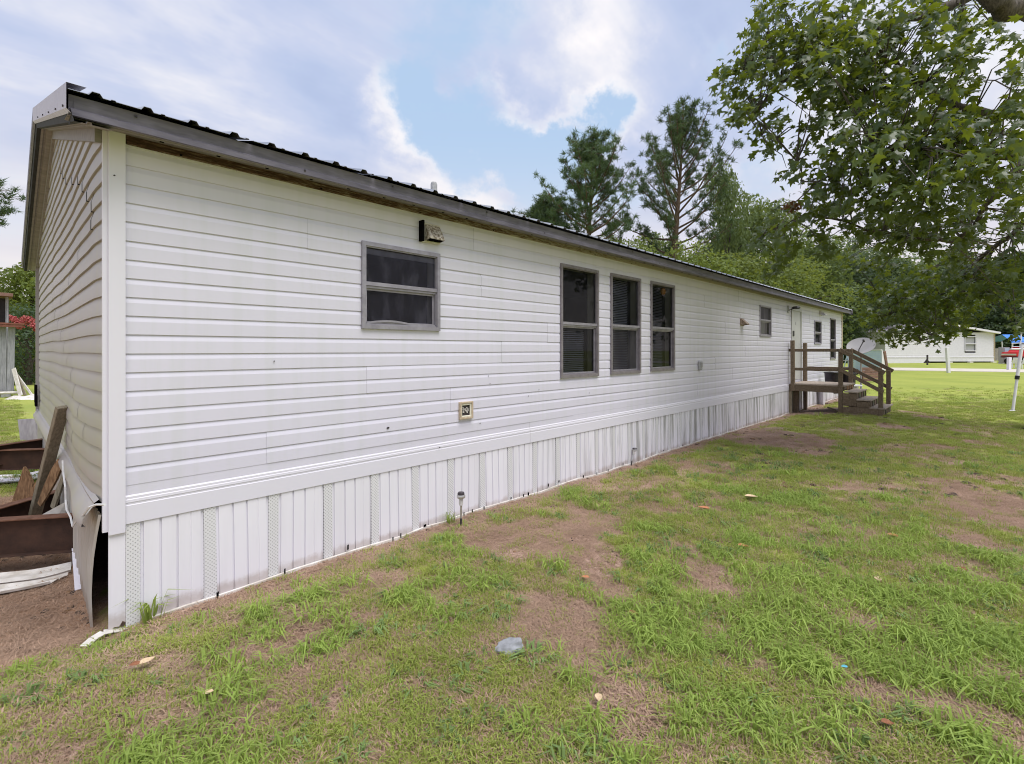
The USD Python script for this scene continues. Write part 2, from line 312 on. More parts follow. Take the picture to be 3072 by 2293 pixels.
M['greywall'] = rough('grey_fence_wood', (0.22, 0.20, 0.18), (0.32, 0.29, 0.27), 5, 0.9, rand=0.1)
M['tyre'] = rough('tyre_rubber', (0.015, 0.015, 0.015), (0.03, 0.03, 0.03), 10, 0.7)
M['orange'] = rough('orange_ornament', (0.45, 0.16, 0.03), (0.6, 0.28, 0.06), 40, 0.6)

def glassmat(name, tint, dust, dust_col, dlo=0.5, dhi=0.75, stretch=(4, 4, 4), gl=0.5):
    n = {'t': ('transparent_bsdf', {'color': tint}), 'gl': ('glossy_bsdf', {'roughness': 0.02, 'color': (gl,) * 3}), 'fr': ('fresnel', {'IOR': 1.5}), 'mx': ('mix_closure', {}),
         'g': ('geometry', {}), 'm': ('mapping', {'scale': stretch}), 'n': ('noise_texture', {'scale': 1.0, 'detail': 6.0, 'roughness': 0.6, 'distortion': 0.4}),
         'r': ('map_range', {'range_type': 'smoothstep', 'from_min': dlo, 'from_max': dhi, 'to_min': dust * 0.25, 'to_max': dust, 'clamp': True}),
         'd': ('diffuse_bsdf', {'color': dust_col}), 'm2': ('mix_closure', {})}
    l = [('fr.fac', 'mx.fac'), ('t.BSDF', 'mx.closure1'), ('gl.BSDF', 'mx.closure2'), ('g.position', 'm.vector'), ('m.vector', 'n.vector'), ('n.fac', 'r.value'),
         ('r.result', 'm2.fac'), ('mx.closure', 'm2.closure1'), ('d.BSDF', 'm2.closure2')]
    return mat(name, n, l, 'm2.closure')
M['glass'] = glassmat('window_glass', (0.72, 0.74, 0.76), 0.02, (0.5, 0.5, 0.55), gl=0.3)
M['dusty'] = glassmat('dusty_glass', (0.55, 0.56, 0.6), 0.14, (0.26, 0.25, 0.32), 0.45, 0.7, (7.0, 2.0, 3.0), gl=0.25)
M['screen'] = glassmat('fly_screen', (0.42, 0.42, 0.44), 0.30, (0.24, 0.23, 0.25), 0.3, 0.8, (3, 3, 1), gl=0.2)

def leafmat(name, cols, trans=0.35, rgh=0.5, tcol=(0.16, 0.26, 0.03), clump=0.0, cscale=0.5, spec=0.35):
    n = {'g': ('geometry', {}), 'r': ('rgb_ramp', {'ramp': [(i / (len(cols) - 1), c) for i, c in enumerate(cols)]}),
         'p': ('principled_bsdf', {'roughness': rgh, 'specular_ior_level': spec}), 't': ('translucent_bsdf', {'color': tcol}), 'mx': ('mix_closure', {'fac': trans}),
         'n': ('noise_texture', {'scale': cscale, 'detail': 2.0}), 'a': ('mix_float', {'fac': clump}), 'o': ('object_info', {}), 'mr': ('map_range', {'to_min': 0.8, 'to_max': 1.2}), 'hs': ('hsv', {})}
    l = [('g.position', 'n.vector'), ('g.random_per_island', 'a.a'), ('n.fac', 'a.b'), ('a.result', 'r.fac'), ('o.random', 'mr.value'), ('mr.result', 'hs.value'), ('r.color', 'hs.color'),
         ('hs.color', 'p.base_color'), ('p.BSDF', 'mx.closure1'), ('t.BSDF', 'mx.closure2')]
    return mat(name, n, l, 'mx.closure')
M['maple'] = leafmat('sweetgum_leaves', [(0.021, 0.041, 0.011), (0.048, 0.081, 0.017), (0.098, 0.136, 0.025), (0.172, 0.196, 0.048)], 0.34, 0.38, (0.218, 0.265, 0.017), 0.35, 0.9, 0.45)
M['needles'] = leafmat('pine_needles', [(0.044, 0.079, 0.040), (0.077, 0.127, 0.055), (0.130, 0.171, 0.068)], 0.25, 0.55, (0.165, 0.220, 0.050), 0.3)
M['leaf_a'] = leafmat('mid_green_leaves', [(0.062, 0.100, 0.035), (0.125, 0.169, 0.060), (0.206, 0.237, 0.098)], 0.35, 0.55, (0.250, 0.300, 0.062), 0.5, 0.6)
M['leaf_b'] = leafmat('yellow_green_leaves', [(0.10, 0.145, 0.034), (0.175, 0.225, 0.055), (0.265, 0.300, 0.090)], 0.35, 0.55, (0.30, 0.34, 0.05), 0.5, 0.6)
M['leaf_c'] = leafmat('dark_green_leaves', [(0.033, 0.062, 0.033), (0.065, 0.103, 0.050), (0.112, 0.150, 0.075)], 0.3, 0.55, (0.138, 0.188, 0.050), 0.5, 0.6)
M['dead'] = leafmat('dead_leaves', [(0.16, 0.08, 0.035), (0.30, 0.17, 0.09), (0.38, 0.24, 0.14)], 0.2, 0.8, (0.2, 0.1, 0.03))
M['flower'] = leafmat('crape_myrtle_flowers', [(0.42, 0.10, 0.10), (0.58, 0.19, 0.17), (0.70, 0.30, 0.26)], 0.2, 0.7, (0.5, 0.08, 0.08))
M['grass'] = leafmat('lawn_grass', [(0.197, 0.257, 0.053), (0.336, 0.382, 0.086), (0.487, 0.467, 0.138), (0.673, 0.547, 0.286)], 0.30, 0.55, (0.452, 0.502, 0.088), 0.4, 0.9)
M['lush'] = leafmat('lush_grass', [(0.196, 0.288, 0.058), (0.310, 0.401, 0.089), (0.437, 0.497, 0.131), (0.598, 0.565, 0.231)], 0.32, 0.5, (0.425, 0.531, 0.095), 0.4, 1.2)
M['bluegrass'] = leafmat('weed_leaves', [(0.158, 0.238, 0.079), (0.238, 0.330, 0.112), (0.330, 0.409, 0.158)], 0.3, 0.5, (0.264, 0.370, 0.092), 0.3, 0.9)
M['straw'] = leafmat('dry_straw', [(0.291, 0.185, 0.125), (0.556, 0.403, 0.297), (0.798, 0.627, 0.514)], 0.12, 0.7, (0.363, 0.246, 0.137), 0.3, 0.8)
M['clod'] = rough('dark_soil', (0.045, 0.032, 0.025), (0.10, 0.07, 0.055), 40, 0.95)
#PART2
# ------------------------------------------------------------------ ground
def smooth(e0, e1, x):
    t = np.clip((x - e0) / (e1 - e0), 0, 1); return t * t * (3 - 2 * t)
def ground_z(x, y):
    x, y = np.asarray(x, float), np.asarray(y, float)
    P = np.stack([x, y, 0 * x], -1)
    near = np.exp(-((x - 3) ** 2 + (y + 2) ** 2) / 900.0)
    z = ((meshkit.fbm(P * 1.3, 3, 3) - 0.5) * 0.055 + (meshkit.noise(P * 5.0, 9) - 0.5) * 0.018) * near
    z = z - 0.075 * smooth(-0.75, -0.1, y) * smooth(-1.5, 0.2, x) * smooth(24, 20, x) - 0.10 * smooth(0.3, -0.3, x) * smooth(-0.9, 0.6, y) * smooth(8, 5, y)
    z = z + 0.05 * np.exp(-((x - 14.2) ** 2 / 3 + (y + 1.7) ** 2 / 0.8))
    return z * smooth(400, 60, np.hypot(x, y))
def gz(x, y): return float(ground_z(np.array([x]), np.array([y]))[0])

# where the turf has worn away: (x, y, half length, half width, turn, strength)
BARE = []
def bare(u, v, ru, rv, a=1.0):
    p = gnd(u, v); q = gnd(u, v + rv); o = gnd(u, v - rv * 0.9); w = gnd(u + ru, v)
    BARE.append((p[0], p[1], np.linalg.norm(w - p), max(np.linalg.norm(q - p), np.linalg.norm(o - p)) , math.atan2(RIGHT[1], RIGHT[0]), a))
for b in [(1570, 1610, 230, 72, 1.0), (1770, 1560, 100, 55, 1.0), (1760, 1670, 130, 65, 1.0), (1680, 1860, 180, 105, 1.0), (1820, 1760, 80, 75, 1.0), (1760, 1970, 150, 70, .85), (1860, 2090, 110, 100, .85), (1880, 2220, 90, 60, .7), (1480, 1930, 90, 50, .55),
          (1520, 2190, 60, 60, .5), (2110, 1720, 90, 45, .8), (2170, 1760, 60, 45, .8), (2050, 1650, 60, 35, .7), (2340, 1320, 180, 26, 1.0), (2260, 1290, 120, 16, .9), (2420, 1360, 80, 12, .8),
          (2920, 1480, 130, 40, .8), (3010, 1560, 110, 60, .8), (2960, 1640, 110, 50, .7), (2880, 1700, 80, 40, .6), (2640, 2080, 120, 45, .85), (2530, 2010, 60, 30, .8), (2850, 2130, 160, 60, .8), (3000, 2200, 120, 70, .8), (3000, 2030, 90, 40, .7), (2600, 1890, 60, 30, .6),
          (2290, 1990, 60, 35, .5), (2780, 1255, 40, 6, .8), (2740, 1240, 30, 5, .8), (2690, 1285, 50, 8, .7), (2870, 1390, 50, 10, .8), (2800, 1340, 60, 9, .7), (2950, 1330, 50, 8, .7), (2650, 1310, 60, 9, .5),
          (900, 1900, 70, 45, .8), (760, 1960, 90, 45, .65), (560, 2010, 90, 50, .7), (1100, 1850, 80, 50, .7), (980, 2110, 90, 50, .6), (700, 2180, 90, 50, .6), (1250, 2050, 80, 45, .6), (380, 2130, 70, 40, .5), (1150, 2230, 80, 40, .6), (1330, 1780, 80, 40, .5), (480, 1900, 60, 30, .5),
          (1150, 1720, 90, 40, .7), (1000, 1770, 70, 25, .6)]:
    bare(*b)
_a, _b = gnd(-60, 2000), gnd(290, 1845)
LS = (_b[1] - _a[1]) / (_b[0] - _a[0]); LD = _a[1] - LS * _a[0]      # edge of the bare dirt left of the house
def bareness(x, y):
    x, y = np.asarray(x, float), np.asarray(y, float); P = np.stack([x, y, 0 * x], -1)
    w = meshkit.fbm(P * 2.6 + 11.3, 4, 21) - 0.5
    b = 0.50 * smooth(0.42, 0.66, meshkit.fbm(P * 1.1 + 3.1, 4, 5)) * smooth(26, 9, np.hypot(x + 0.5, y + 3.8))
    for (cx, cy, a, c, t, s) in BARE:
        dx, dy = x - cx, y - cy
        e = np.sqrt(((dx * math.cos(t) + dy * math.sin(t)) / a) ** 2 + ((-dx * math.sin(t) + dy * math.cos(t)) / c) ** 2) + w * 1.1
        b = np.maximum(b, s * smooth(1.15, 0.62, e))
    strip = smooth(-0.62, -0.12, y + w * 0.5) * smooth(-0.2, 0.4, x) * smooth(20.5, 19.5, x) * smooth(6.9, 6.4, y)
    deck = smooth(1.5, 0.6, np.hypot((x - 14.3) / 1.1, (y + 0.5) / 1.0) + w)
    left = smooth(0.16, -0.10, x + w * 0.9) * smooth(LD - .12, LD + .22, y + 0.35 * w - LS * x) * smooth(4.9, 4.2, y + w)
    return np.clip(np.maximum.reduce([b, 0.85 * strip, deck, left]), 0, 1)
def leftdirt(x, y): return smooth(0.25, -0.1, x) * smooth(LD - .15, LD + .15, y - LS * x) * smooth(5.5, 4.0, y)
def mud(x, y): return np.maximum.reduce([np.exp(-(((x - 12.6) / 3.2) ** 2 + ((y + 0.9) / 0.9) ** 2)), 0.55 * smooth(-0.5, -0.1, y) * smooth(0.5, 3.0, x) * smooth(21, 20, x)])

def axis(lo, a, b, hi, fine, n):
    g = np.geomspace(fine, 1, n); g = np.cumsum(np.geomspace(fine * 1.2, (hi - b) / 5.0, n)); g = g / g[-1] * (hi - b)
    h = np.cumsum(np.geomspace(fine * 1.2, (a - lo) / 5.0, n)); h = h / h[-1] * (a - lo)
    return np.concatenate([(a - h)[::-1], np.arange(a, b, fine), b + np.concatenate([[0], g])])
gx, gy = axis(-500, -3.5, 24, 600, 0.085, 46), axis(-500, -8, 3.0, 600, 0.085, 46)
X, Y = np.meshgrid(gx, gy, indexing='ij'); Z = ground_z(X, Y)
nX, nY = X.shape; ii, jj = np.meshgrid(np.arange(nX - 1), np.arange(nY - 1), indexing='ij')
q = np.stack([ii * nY + jj, (ii + 1) * nY + jj, (ii + 1) * nY + jj + 1, ii * nY + jj + 1], -1).reshape(-1, 4)
BN = bareness(X, Y)
n = {'g': ('geometry', {}), 'at': ('attribute', {'attribute': 'bare'}), 'al': ('attribute', {'attribute': 'dirt'}), 'am': ('attribute', {'attribute': 'mud'}),
     'n1': ('noise_texture', {'scale': 38.0, 'detail': 6.0, 'roughness': 0.75}), 'n2': ('noise_texture', {'scale': 7.0, 'detail': 6.0}), 'n3': ('noise_texture', {'scale': 0.35, 'detail': 4.0}),
     'ms': ('mapping', {'scale': (22.0, 260.0, 60.0), 'rotation': (0, 0, 0.6)}), 'ms2': ('mapping', {'scale': (240.0, 30.0, 60.0), 'rotation': (0, 0, 0.25)}), 'ns': ('noise_texture', {'scale': 1.0, 'detail': 3.0, 'distortion': 1.2}), 'ns2': ('noise_texture', {'scale': 1.0, 'detail': 3.0, 'distortion': 1.2}),
     'mxs': ('math', {'math_type': 'maximum'}), 'bl': ('mix_float', {'fac': 0.45}),
     'straw': ('rgb_ramp', {'ramp': [(0.30, (0.105, 0.058, 0.044)), (0.48, (0.29, 0.185, 0.145)), (0.57, (0.50, 0.35, 0.285)), (0.68, (0.76, 0.60, 0.51))]}),
     'mudc': ('rgb_ramp', {'ramp': [(0.3, (0.085, 0.065, 0.055)), (0.5, (0.20, 0.16, 0.14)), (0.75, (0.36, 0.31, 0.285))]}),
     'dirt': ('rgb_ramp', {'ramp': [(0.25, (0.10, 0.06, 0.04)), (0.45, (0.30, 0.165, 0.095)), (0.60, (0.46, 0.29, 0.18)), (0.75, (0.56, 0.46, 0.38))]}),
     'turf': ('rgb_ramp', {'ramp': [(0.28, (0.19, 0.215, 0.055)), (0.45, (0.27, 0.31, 0.072)), (0.6, (0.325, 0.36, 0.09)), (0.75, (0.39, 0.39, 0.14))]}),
     'far': ('rgb_ramp', {'ramp': [(0.35, (0.86, 0.90, 0.8)), (0.6, (1.10, 1.07, 1.0))]}), 'tf': ('mix', {'mix_type': 'multiply', 'fac': 1.0}),
     'b1': ('map_range', {'range_type': 'smoothstep', 'from_min': 0.15, 'from_max': 0.6, 'to_min': 0.0, 'to_max': 1.0, 'clamp': True}),
     'ad': ('math', {'math_type': 'multiply_add', 'value2': 0.7}), 'sb': ('math', {'math_type': 'subtract', 'value2': 0.35}),
     'mx': ('mix', {}), 'mx2': ('mix', {}), 'mx3': ('mix', {}), 'p': ('principled_bsdf', {'roughness': 0.95, 'specular_ior_level': 0.15}), 'bp': ('bump', {'strength': 0.7, 'distance': 0.02})}
l = [('g.position', 'n1.vector'), ('g.position', 'n2.vector'), ('g.position', 'n3.vector'), ('g.position', 'ms.vector'), ('g.position', 'ms2.vector'), ('ms.vector', 'ns.vector'), ('ms2.vector', 'ns2.vector'), ('ns.fac', 'mxs.value1'), ('ns2.fac', 'mxs.value2'), ('mxs.value', 'bl.a'), ('n1.fac', 'bl.b'), ('bl.result', 'straw.fac'), ('n1.fac', 'mudc.fac'), ('mxs.value', 'dirt.fac'),
     ('n1.fac', 'turf.fac'), ('n3.fac', 'far.fac'), ('turf.color', 'tf.color1'), ('far.color', 'tf.color2'),
     ('n2.fac', 'ad.value1'), ('at.fac', 'ad.value3'), ('ad.value', 'sb.value1'), ('sb.value', 'b1.value'),
     ('b1.result', 'mx.fac'), ('tf.color', 'mx.color1'), ('straw.color', 'mx2.color1'), ('mudc.color', 'mx2.color2'), ('am.fac', 'mx2.fac'), ('mx2.color', 'mx3.color1'), ('dirt.color', 'mx3.color2'), ('al.fac', 'mx3.fac'), ('mx3.color', 'mx.color2'),
     ('mx.color', 'p.base_color'), ('n1.fac', 'bp.height'), ('bp.normal', 'p.normal')]
M['ground'] = mat('lawn_ground', n, l)
gm = usdkit.mesh(stage, '/World/lawn', (np.stack([X, Y, Z], -1).reshape(-1, 3), q), M['ground'], smooth=True)
api = UsdGeom.PrimvarsAPI(gm)
for nm, val in (('bare', BN), ('dirt', leftdirt(X, Y)), ('mud', mud(X, Y))):
    api.CreatePrimvar(nm, Sdf.ValueTypeNames.FloatArray, 'vertex').Set(Vt.FloatArray.FromNumpy(val.ravel().astype(np.float32)))
tag(gm.GetPrim(), 'patchy mown lawn with bare straw coloured patches', kind='structure')
# the pale road across the far lawn
d0 = np.array([46.75, 1.5]); e0 = np.array([53.5, 2.26]); dr = np.array([48.86 - 46.75, -5.25 - 1.5]); dr /= np.linalg.norm(dr); er = np.array([54.45 - 53.5, -5.41 - 2.26]); er /= np.linalg.norm(er); er = dr
t = np.linspace(-70, 70, 41)[:, None]
A2, B2 = d0 + dr * t, e0 + er * t
V = np.zeros((82, 3)); V[:41, :2] = A2; V[41:, :2] = B2; V[:, 2] = ground_z(V[:, 0], V[:, 1]) + 0.03
mb = MB().add(V, [[i, 41 + i, 42 + i, i + 1] for i in range(40)]); V2 = V.copy(); V2[:, 2] -= 0.1
mb.add(np.vstack([V[:41], V2[:41]]), [[i + 1, 41 + i + 1, 41 + i, i] for i in range(40)])
tag(mb.build('road', M['concrete']), 'pale concrete road crossing beyond the lawn', kind='structure')

# ------------------------------------------------------------------ the mobile home
home = thing('mobile_home', 'long white mobile home with horizontal vinyl siding, ribbed skirting and metal roof', 'mobile home')
HL, HW, CH = 20.2, 6.6, 0.1144
ZB = 2.7055 - 17 * CH                      # lowest lap line
PITCH, EAVE, OVER, RAKE = 0.30, 2.88, 0.25, 0.19
def gable(y): return EAVE + PITCH * np.minimum(y, HW - y)
OPEN = [(1.66, 2.447, 1.772, 2.479), (4.308, 5.092, 1.246, 2.624), (5.413, 6.198, 1.25, 2.628), (6.53, 7.303, 1.258, 2.631), (11.543, 12.316, 1.897, 2.588), (14.03, 14.95, 0.744, 2.652), (16.383, 17.18, 1.76, 2.443), (18.40, 19.12, 1.276, 2.60)]
LAP = [(0.0, -0.004), (0.0, -0.0142), (0.078, -0.0140), (0.104, -0.0078), (CH + 0.003, -0.0045)]
def clipprof(z0, lo, hi, dy):
    pr = [(z0 + a, b + dy) for a, b in LAP]; out = []
    for (za, ya), (zb, yb) in zip(pr[:-1], pr[1:]):
        if zb < lo or za > hi: continue
        def at(z): return ya + (yb - ya) * (z - za) / (zb - za) if zb > za else yb
        p0, p1 = (max(za, lo), at(max(za, lo)) if zb > za else ya), (min(zb, hi), at(min(zb, hi)) if zb > za else yb)
        if not out or out[-1] != p0: out.append(p0)
        out.append(p1)
    return out
ncourse = 19
for k in range(0, ncourse, 2):
    off = [0.9, 2.6, 1.7, 3.3, 0.4, 2.2, 3.0, 1.2, 2.9, 0.7][(k // 2) % 10]
    cuts = [0.086] + [c for c in np.arange(off, HL, 3.66) if c > 0.4] + [HL - 0.08]
    for ci, (xa, xb) in enumerate(zip(cuts[:-1], cuts[1:])):
        dy = -0.0022 * (ci % 2); dzz = 0.0012 * ((ci * 7 + k) % 3 - 1); segs = []
        for kk in (k, k + 1):
            if kk >= ncourse: continue
            z0 = ZB + kk * CH + dzz; top = 2.832
            br = sorted({xa, xb, *[min(max(e, xa), xb) for o in OPEN for e in o[:2]]})
            for a, b in zip(br[:-1], br[1:]):
                if b - a < 1e-4: continue
                xm = (a + b) / 2; iv = [(z0, min(z0 + CH + 0.003, top))]
                for o in OPEN:
                    if o[0] < xm < o[1]:
                        new = []
                        for lo, hi in iv:
                            if o[3] <= lo or o[2] >= hi: new.append((lo, hi)); continue
                            if o[2] > lo: new.append((lo, o[2]))
                            if o[3] < hi: new.append((o[3], hi))
                        iv = new
                for lo, hi in iv:
                    if hi - lo >= 0.004: segs.append((a, b, lo, hi, z0))
        # pieces that a window parts from one another are panels of their own
        grp = list(range(len(segs)))
        def root(i):
            while grp[i] != i: i = grp[i]
            return i
        for i in range(len(segs)):
            for j in range(i):
                s1, s2 = segs[i], segs[j]
                ox, oz = min(s1[1], s2[1]) - max(s1[0], s2[0]), min(s1[3], s2[3]) - max(s1[2], s2[2])
                if ox > -1e-6 and oz > -1e-4 and (ox > 1e-3 or oz > 1e-3): grp[root(i)] = root(j)
        for g_ in sorted({root(i) for i in range(len(segs))}):
            mb = MB()
            for i, (a, b, lo, hi, z0) in enumerate(segs):
                if root(i) != g_: continue
                pr = clipprof(z0, lo, hi, dy)
                if len(pr) > 1: mb.strip([(0, y, z) for z, y in pr], (a, 0, 0), (b, 0, 0))
            if mb.v: mb.build('siding_panel', M['siding'], home)
# lowest half lap, then the trim band under it
for i, a in enumerate(np.arange(0.086, HL - 0.2, 3.66)):
    b = min(a + 3.66, HL - 0.08); dy = -0.0015 * (i % 2)
    MB().strip([(0, y + dy, z) for z, y in [(0.700, -0.012), (ZB, -0.012), (ZB + 0.004, -0.004)]], (a, 0, 0), (b, 0, 0)).build('siding_starter', M['siding'], home)
    MB().strip([(0, y + dy, z) for z, y in [(0.526, -0.012), (0.528, -0.0235), (0.638, -0.0225), (0.641, -0.0195), (0.653, -0.0195), (0.656, -0.0225), (0.672, -0.0215), (0.675, -0.0185), (0.690, -0.0185), (0.700, -0.011)]], (a, 0, 0), (b, 0, 0)).build('trim_band', M['trim'], home)
# corner posts
MB().box((0.004, -0.034, 0.484), (0.084, -0.010, 2.885)).box((-0.0215, -0.0095, 0.50), (0.012, 0.016, 2.885)).build('corner_post', M['trim'], home)
MB().box((HL - 0.085, -0.034, 0.50), (HL + 0.02, -0.004, 2.885)).box((HL - 0.002, -0.003, 0.5), (HL + 0.02, 0.08, 2.885)).build('corner_post', M['cream'], home, label='tan corner post at the far end of the long wall')
# rust stained channel under the soffit
n = {'g': ('geometry', {}), 'm': ('mapping', {'scale': (3.0, 20, 30)}), 'n': ('noise_texture', {'scale': 3.0, 'detail': 7.0, 'roughness': 0.75}), 'sx': ('separate_xyz', {}),
     'ax': ('map_range', {'from_min': 0.0, 'from_max': 9.0, 'to_min': 0.10, 'to_max': -0.26}), 'ad': ('math', {'math_type': 'add'}),
     'r': ('rgb_ramp', {'ramp': [(0.38, (0.40, 0.355, 0.32)), (0.47, (0.20, 0.145, 0.12)), (0.54, (0.10, 0.048, 0.034)), (0.64, (0.040, 0.015, 0.010))]}), 'p': ('principled_bsdf', {'roughness': 0.85})}
l = [('g.position', 'm.vector'), ('m.vector', 'n.vector'), ('g.position', 'sx.vector'), ('sx.x', 'ax.value'), ('n.fac', 'ad.value1'), ('ax.result', 'ad.value2'), ('ad.value', 'r.fac'), ('r.color', 'p.base_color')]
M['rustchan'] = mat('rust_stained_channel', n, l)
MB().strip([(0, -0.010, 2.828), (0, -0.027, 2.828), (0, -0.027, 2.846), (0, -0.016, 2.850), (0, -0.016, 2.884)], (0.09, 0, 0), (HL - 0.08, 0, 0)).build('rusted_channel', M['rustchan'], home)
# soffit, fascia
for i, a in enumerate(np.arange(-RAKE, HL + 0.18, 3.05)):
    b = min(a + 3.05, HL + 0.19); dz = -0.002 * (i % 2)
    MB().strip([(0, -OVER + 0.012, 2.846 + dz), (0, -0.150, 2.862 + dz), (0, -0.148, 2.858 + dz), (0, -0.135, 2.858 + dz), (0, -0.133, 2.865 + dz), (0, -0.012, 2.885 + dz)], (a, 0, 0), (b, 0, 0)).build('soffit_panel', M['soffit'], home)
    MB().strip([(0, -OVER + 0.022, 2.846 + dz), (0, -OVER + 0.010, 2.836 + dz), (0, -OVER - 0.004, 2.838 + dz), (0, -OVER - 0.004, 2.872 + dz), (0, -OVER + 0.006, 2.880 + dz), (0, -OVER - 0.001, 2.946 + dz), (0, -OVER + 0.02, 2.950 + dz)], (a, -0.001 * (i % 2), 0), (b, -0.001 * (i % 2), 0)).build('fascia', M['galv'], home, smooth=20)
mb = MB()
for i, x in enumerate(np.arange(0.25, HL, 0.31)):
    mb.obox((x + 0.03 * math.sin(i * 3.1), -0.115, 2.864), np.eye(3), (0.010, 0.007, 0.005)); mb.obox((x + 0.12, -0.027, 2.838), np.eye(3), (0.006, 0.003, 0.006)) if i % 3 == 0 else None
tag(mb.build('screws', M['hole'], home), kind='stuff')
mb = MB()
for i, x in enumerate(np.arange(0.1, HL, 0.9)): mb.obox((x + 0.1 * math.sin(i * 2.3), -OVER - 0.004, 2.925 - 0.06 * (i % 3 == 1)), np.eye(3), (0.006, 0.004, 0.006))
tag(mb.build('screws', M['lampdark'], home), kind='stuff')
# roof deck edge and metal panels with ribs
RZ = lambda y: 2.972 + PITCH * (np.minimum(y, HW - y) + OVER)
for s in (0, 1):
    fy = (lambda y: y) if s == 0 else (lambda y: HW - y)
    pr = [(-RAKE + 0.012, fy(-OVER + 0.006), 2.952), (-RAKE + 0.012, fy(HW / 2), RZ(HW / 2) - 0.02), (-RAKE + 0.012, fy(HW / 2), RZ(HW / 2) - 0.10), (-RAKE + 0.012, fy(-0.02), 2.952)]
    mb = MB(); V = np.array(pr); MB.strip(mb, V, (0, 0, 0), (HL + 2 * RAKE - 0.024, 0, 0), closed=True, ends=True); mb.build('roof_deck', M['roofedge'], home)
    P = 0.2286; rib = [(-0.5, 0), (-0.13, 0), (-0.070, 0.021), (0.070, 0.021), (0.13, 0), (0.27, 0), (0.29, 0.006), (0.36, 0.006), (0.38, 0)]
    nx = int((HL + 2 * RAKE) / (4 * P)) + 1
    for i in range(nx):
        top = []
        for r in range(4):
            for u, h in rib:
                x = -RAKE - 0.005 + (i * 4 + r + 0.5 + u) * P
                if x <= HL + RAKE + 0.005: top.append((x, h))
        if len(top) < 3: continue
        top = np.array(top); nT = len(top); y0, y1 = -OVER - 0.045, HW / 2 - 0.001
        dzp = 0.0 if i % 2 == 0 else 0.0
        V = []
        for yy in (y0, y1):
            for th in (0.0, -0.003):
                V += [(x, fy(yy), float(RZ(yy)) + h + th + dzp) for x, h in top]
        F = []
        for j in range(nT - 1):
            F += [[j, 2 * nT + j, 2 * nT + j + 1, j + 1], [nT + j, nT + j + 1, 3 * nT + j + 1, 3 * nT + j], [j, j + 1, nT + j + 1, nT + j]]
        MB().add(V, F).build('roof_panel', M['roofing'], home)
MB().strip([(0, HW / 2 - 0.16, RZ(HW / 2 - 0.16) + 0.030), (0, HW / 2, RZ(HW / 2) + 0.035), (0, HW / 2 + 0.16, RZ(HW / 2 - 0.16) + 0.030)], (-RAKE - 0.01, 0, 0), (HL + RAKE, 0, 0)).build('ridge_cap', M['roofing'], home)
# rake trim and rake soffit at both gables
for xg, sg in ((-RAKE, -1), (HL + RAKE, 1)):
    for s in (0, 1):
        fy = (lambda y: y) if s == 0 else (lambda y: HW - y)
        def P(y, dz, dx=0.0): return (xg + sg * dx, fy(y), float(RZ(y)) + dz)
        ya, yb = -OVER - 0.05, HW / 2
        mb = MB(); A, B = np.array(P(ya, 0)), np.array(P(yb, 0))
        mb.add([P(ya, .03, -.07), P(ya, .03, .012), P(ya, -.105, .012), P(ya, -.125, -.006), P(yb, .03, -.07), P(yb, .03, .012), P(yb, -.105, .012), P(yb, -.125, -.006)], [[0, 1, 5, 4], [1, 2, 6, 5], [2, 3, 7, 6]])
        mb.build('rake_trim', M['rake'] if s == 0 else M['galv'], home)
        mb = MB(); mb.add([P(ya, -.10, -.004), P(ya, -.165, -.02), P(ya, -.165, -.05), P(yb, -.10, -.004), P(yb, -.165, -.02), P(yb, -.165, -.05)], [[0, 1, 4, 3], [1, 2, 5, 4]])
        mb.build('rake_return', M['roofedge'], home)
        xin = 0.0 if sg < 0 else HL
        pr = [(0.0, 0), (0.30, 0), (0.32, 0.012), (0.42, 0.012), (0.44, 0), (1.0, 0)]
        V = [(xg - sg * 0.02 + (xin - xg + sg * 0.02) * t_, fy(y), float(RZ(y)) - 0.162 + h) for y in (ya + .02, yb) for t_, h in pr]
        MB().add(V, [[i, i + 1, 7 + i, 6 + i] for i in range(5)]).build('rake_soffit', M['soffit'], home)
        if s == 0:
            mb = MB()
            for y in (-0.15, 0.35, 0.95, 1.6, 2.3): mb.obox((xg + sg * 0.016, fy(y), RZ(y) - 0.09), np.eye(3), (0.003, 0.005, 0.005))
            tag(mb.build('screws', M['lampdark'], home), kind='stuff')
# the eave box closes at the gable corners
for y0, y1 in ((-OVER, 0.0), (HW, HW + OVER)):
    MB().add([(-RAKE + .02, y0, 2.845), (-RAKE + .02, y1, 2.86), (-RAKE + .02, y1, 2.95), (-RAKE + .02, y0, 2.95)], [[0, 1, 2, 3]]).build('eave_end', M['roofedge'], home)

# end wall: buckled courses, some pulled apart at their joints
def warp(y, z):
    P = np.stack([y * 0.9, z * 0.9, 0 * y], -1)
    w = meshkit.fbm(P, 3, 31) - 0.5
    ed = smooth(0.0, 0.35, y) * smooth(6.7, 6.0, y)
    dx = -ed * (0.010 + 0.022 * np.abs(w) + 0.035 * np.exp(-((z - 1.0) / 0.45) ** 2 - ((y - 0.9) / 0.8) ** 2))
    dz = ed * (0.008 * np.sin(y * 1.5 + 0.6) * np.exp(-((y - 1.6) / 1.6) ** 2) * smooth(0.9, 1.8, z) + 0.010 * (meshkit.noise(np.stack([y * 0.8, z * 0.6, 0 * y], -1), 44) - 0.5))
    return dx, dz
seam_z, seam_y = [0.6, 1.0, 1.5, 1.9, 2.39, 2.62, 2.81, 3.05, 3.30, 3.8], [3.0, 0.5, 2.2, 3.4, 0.25, 0.7, 1.1, 2.1, 2.7, 3.2]
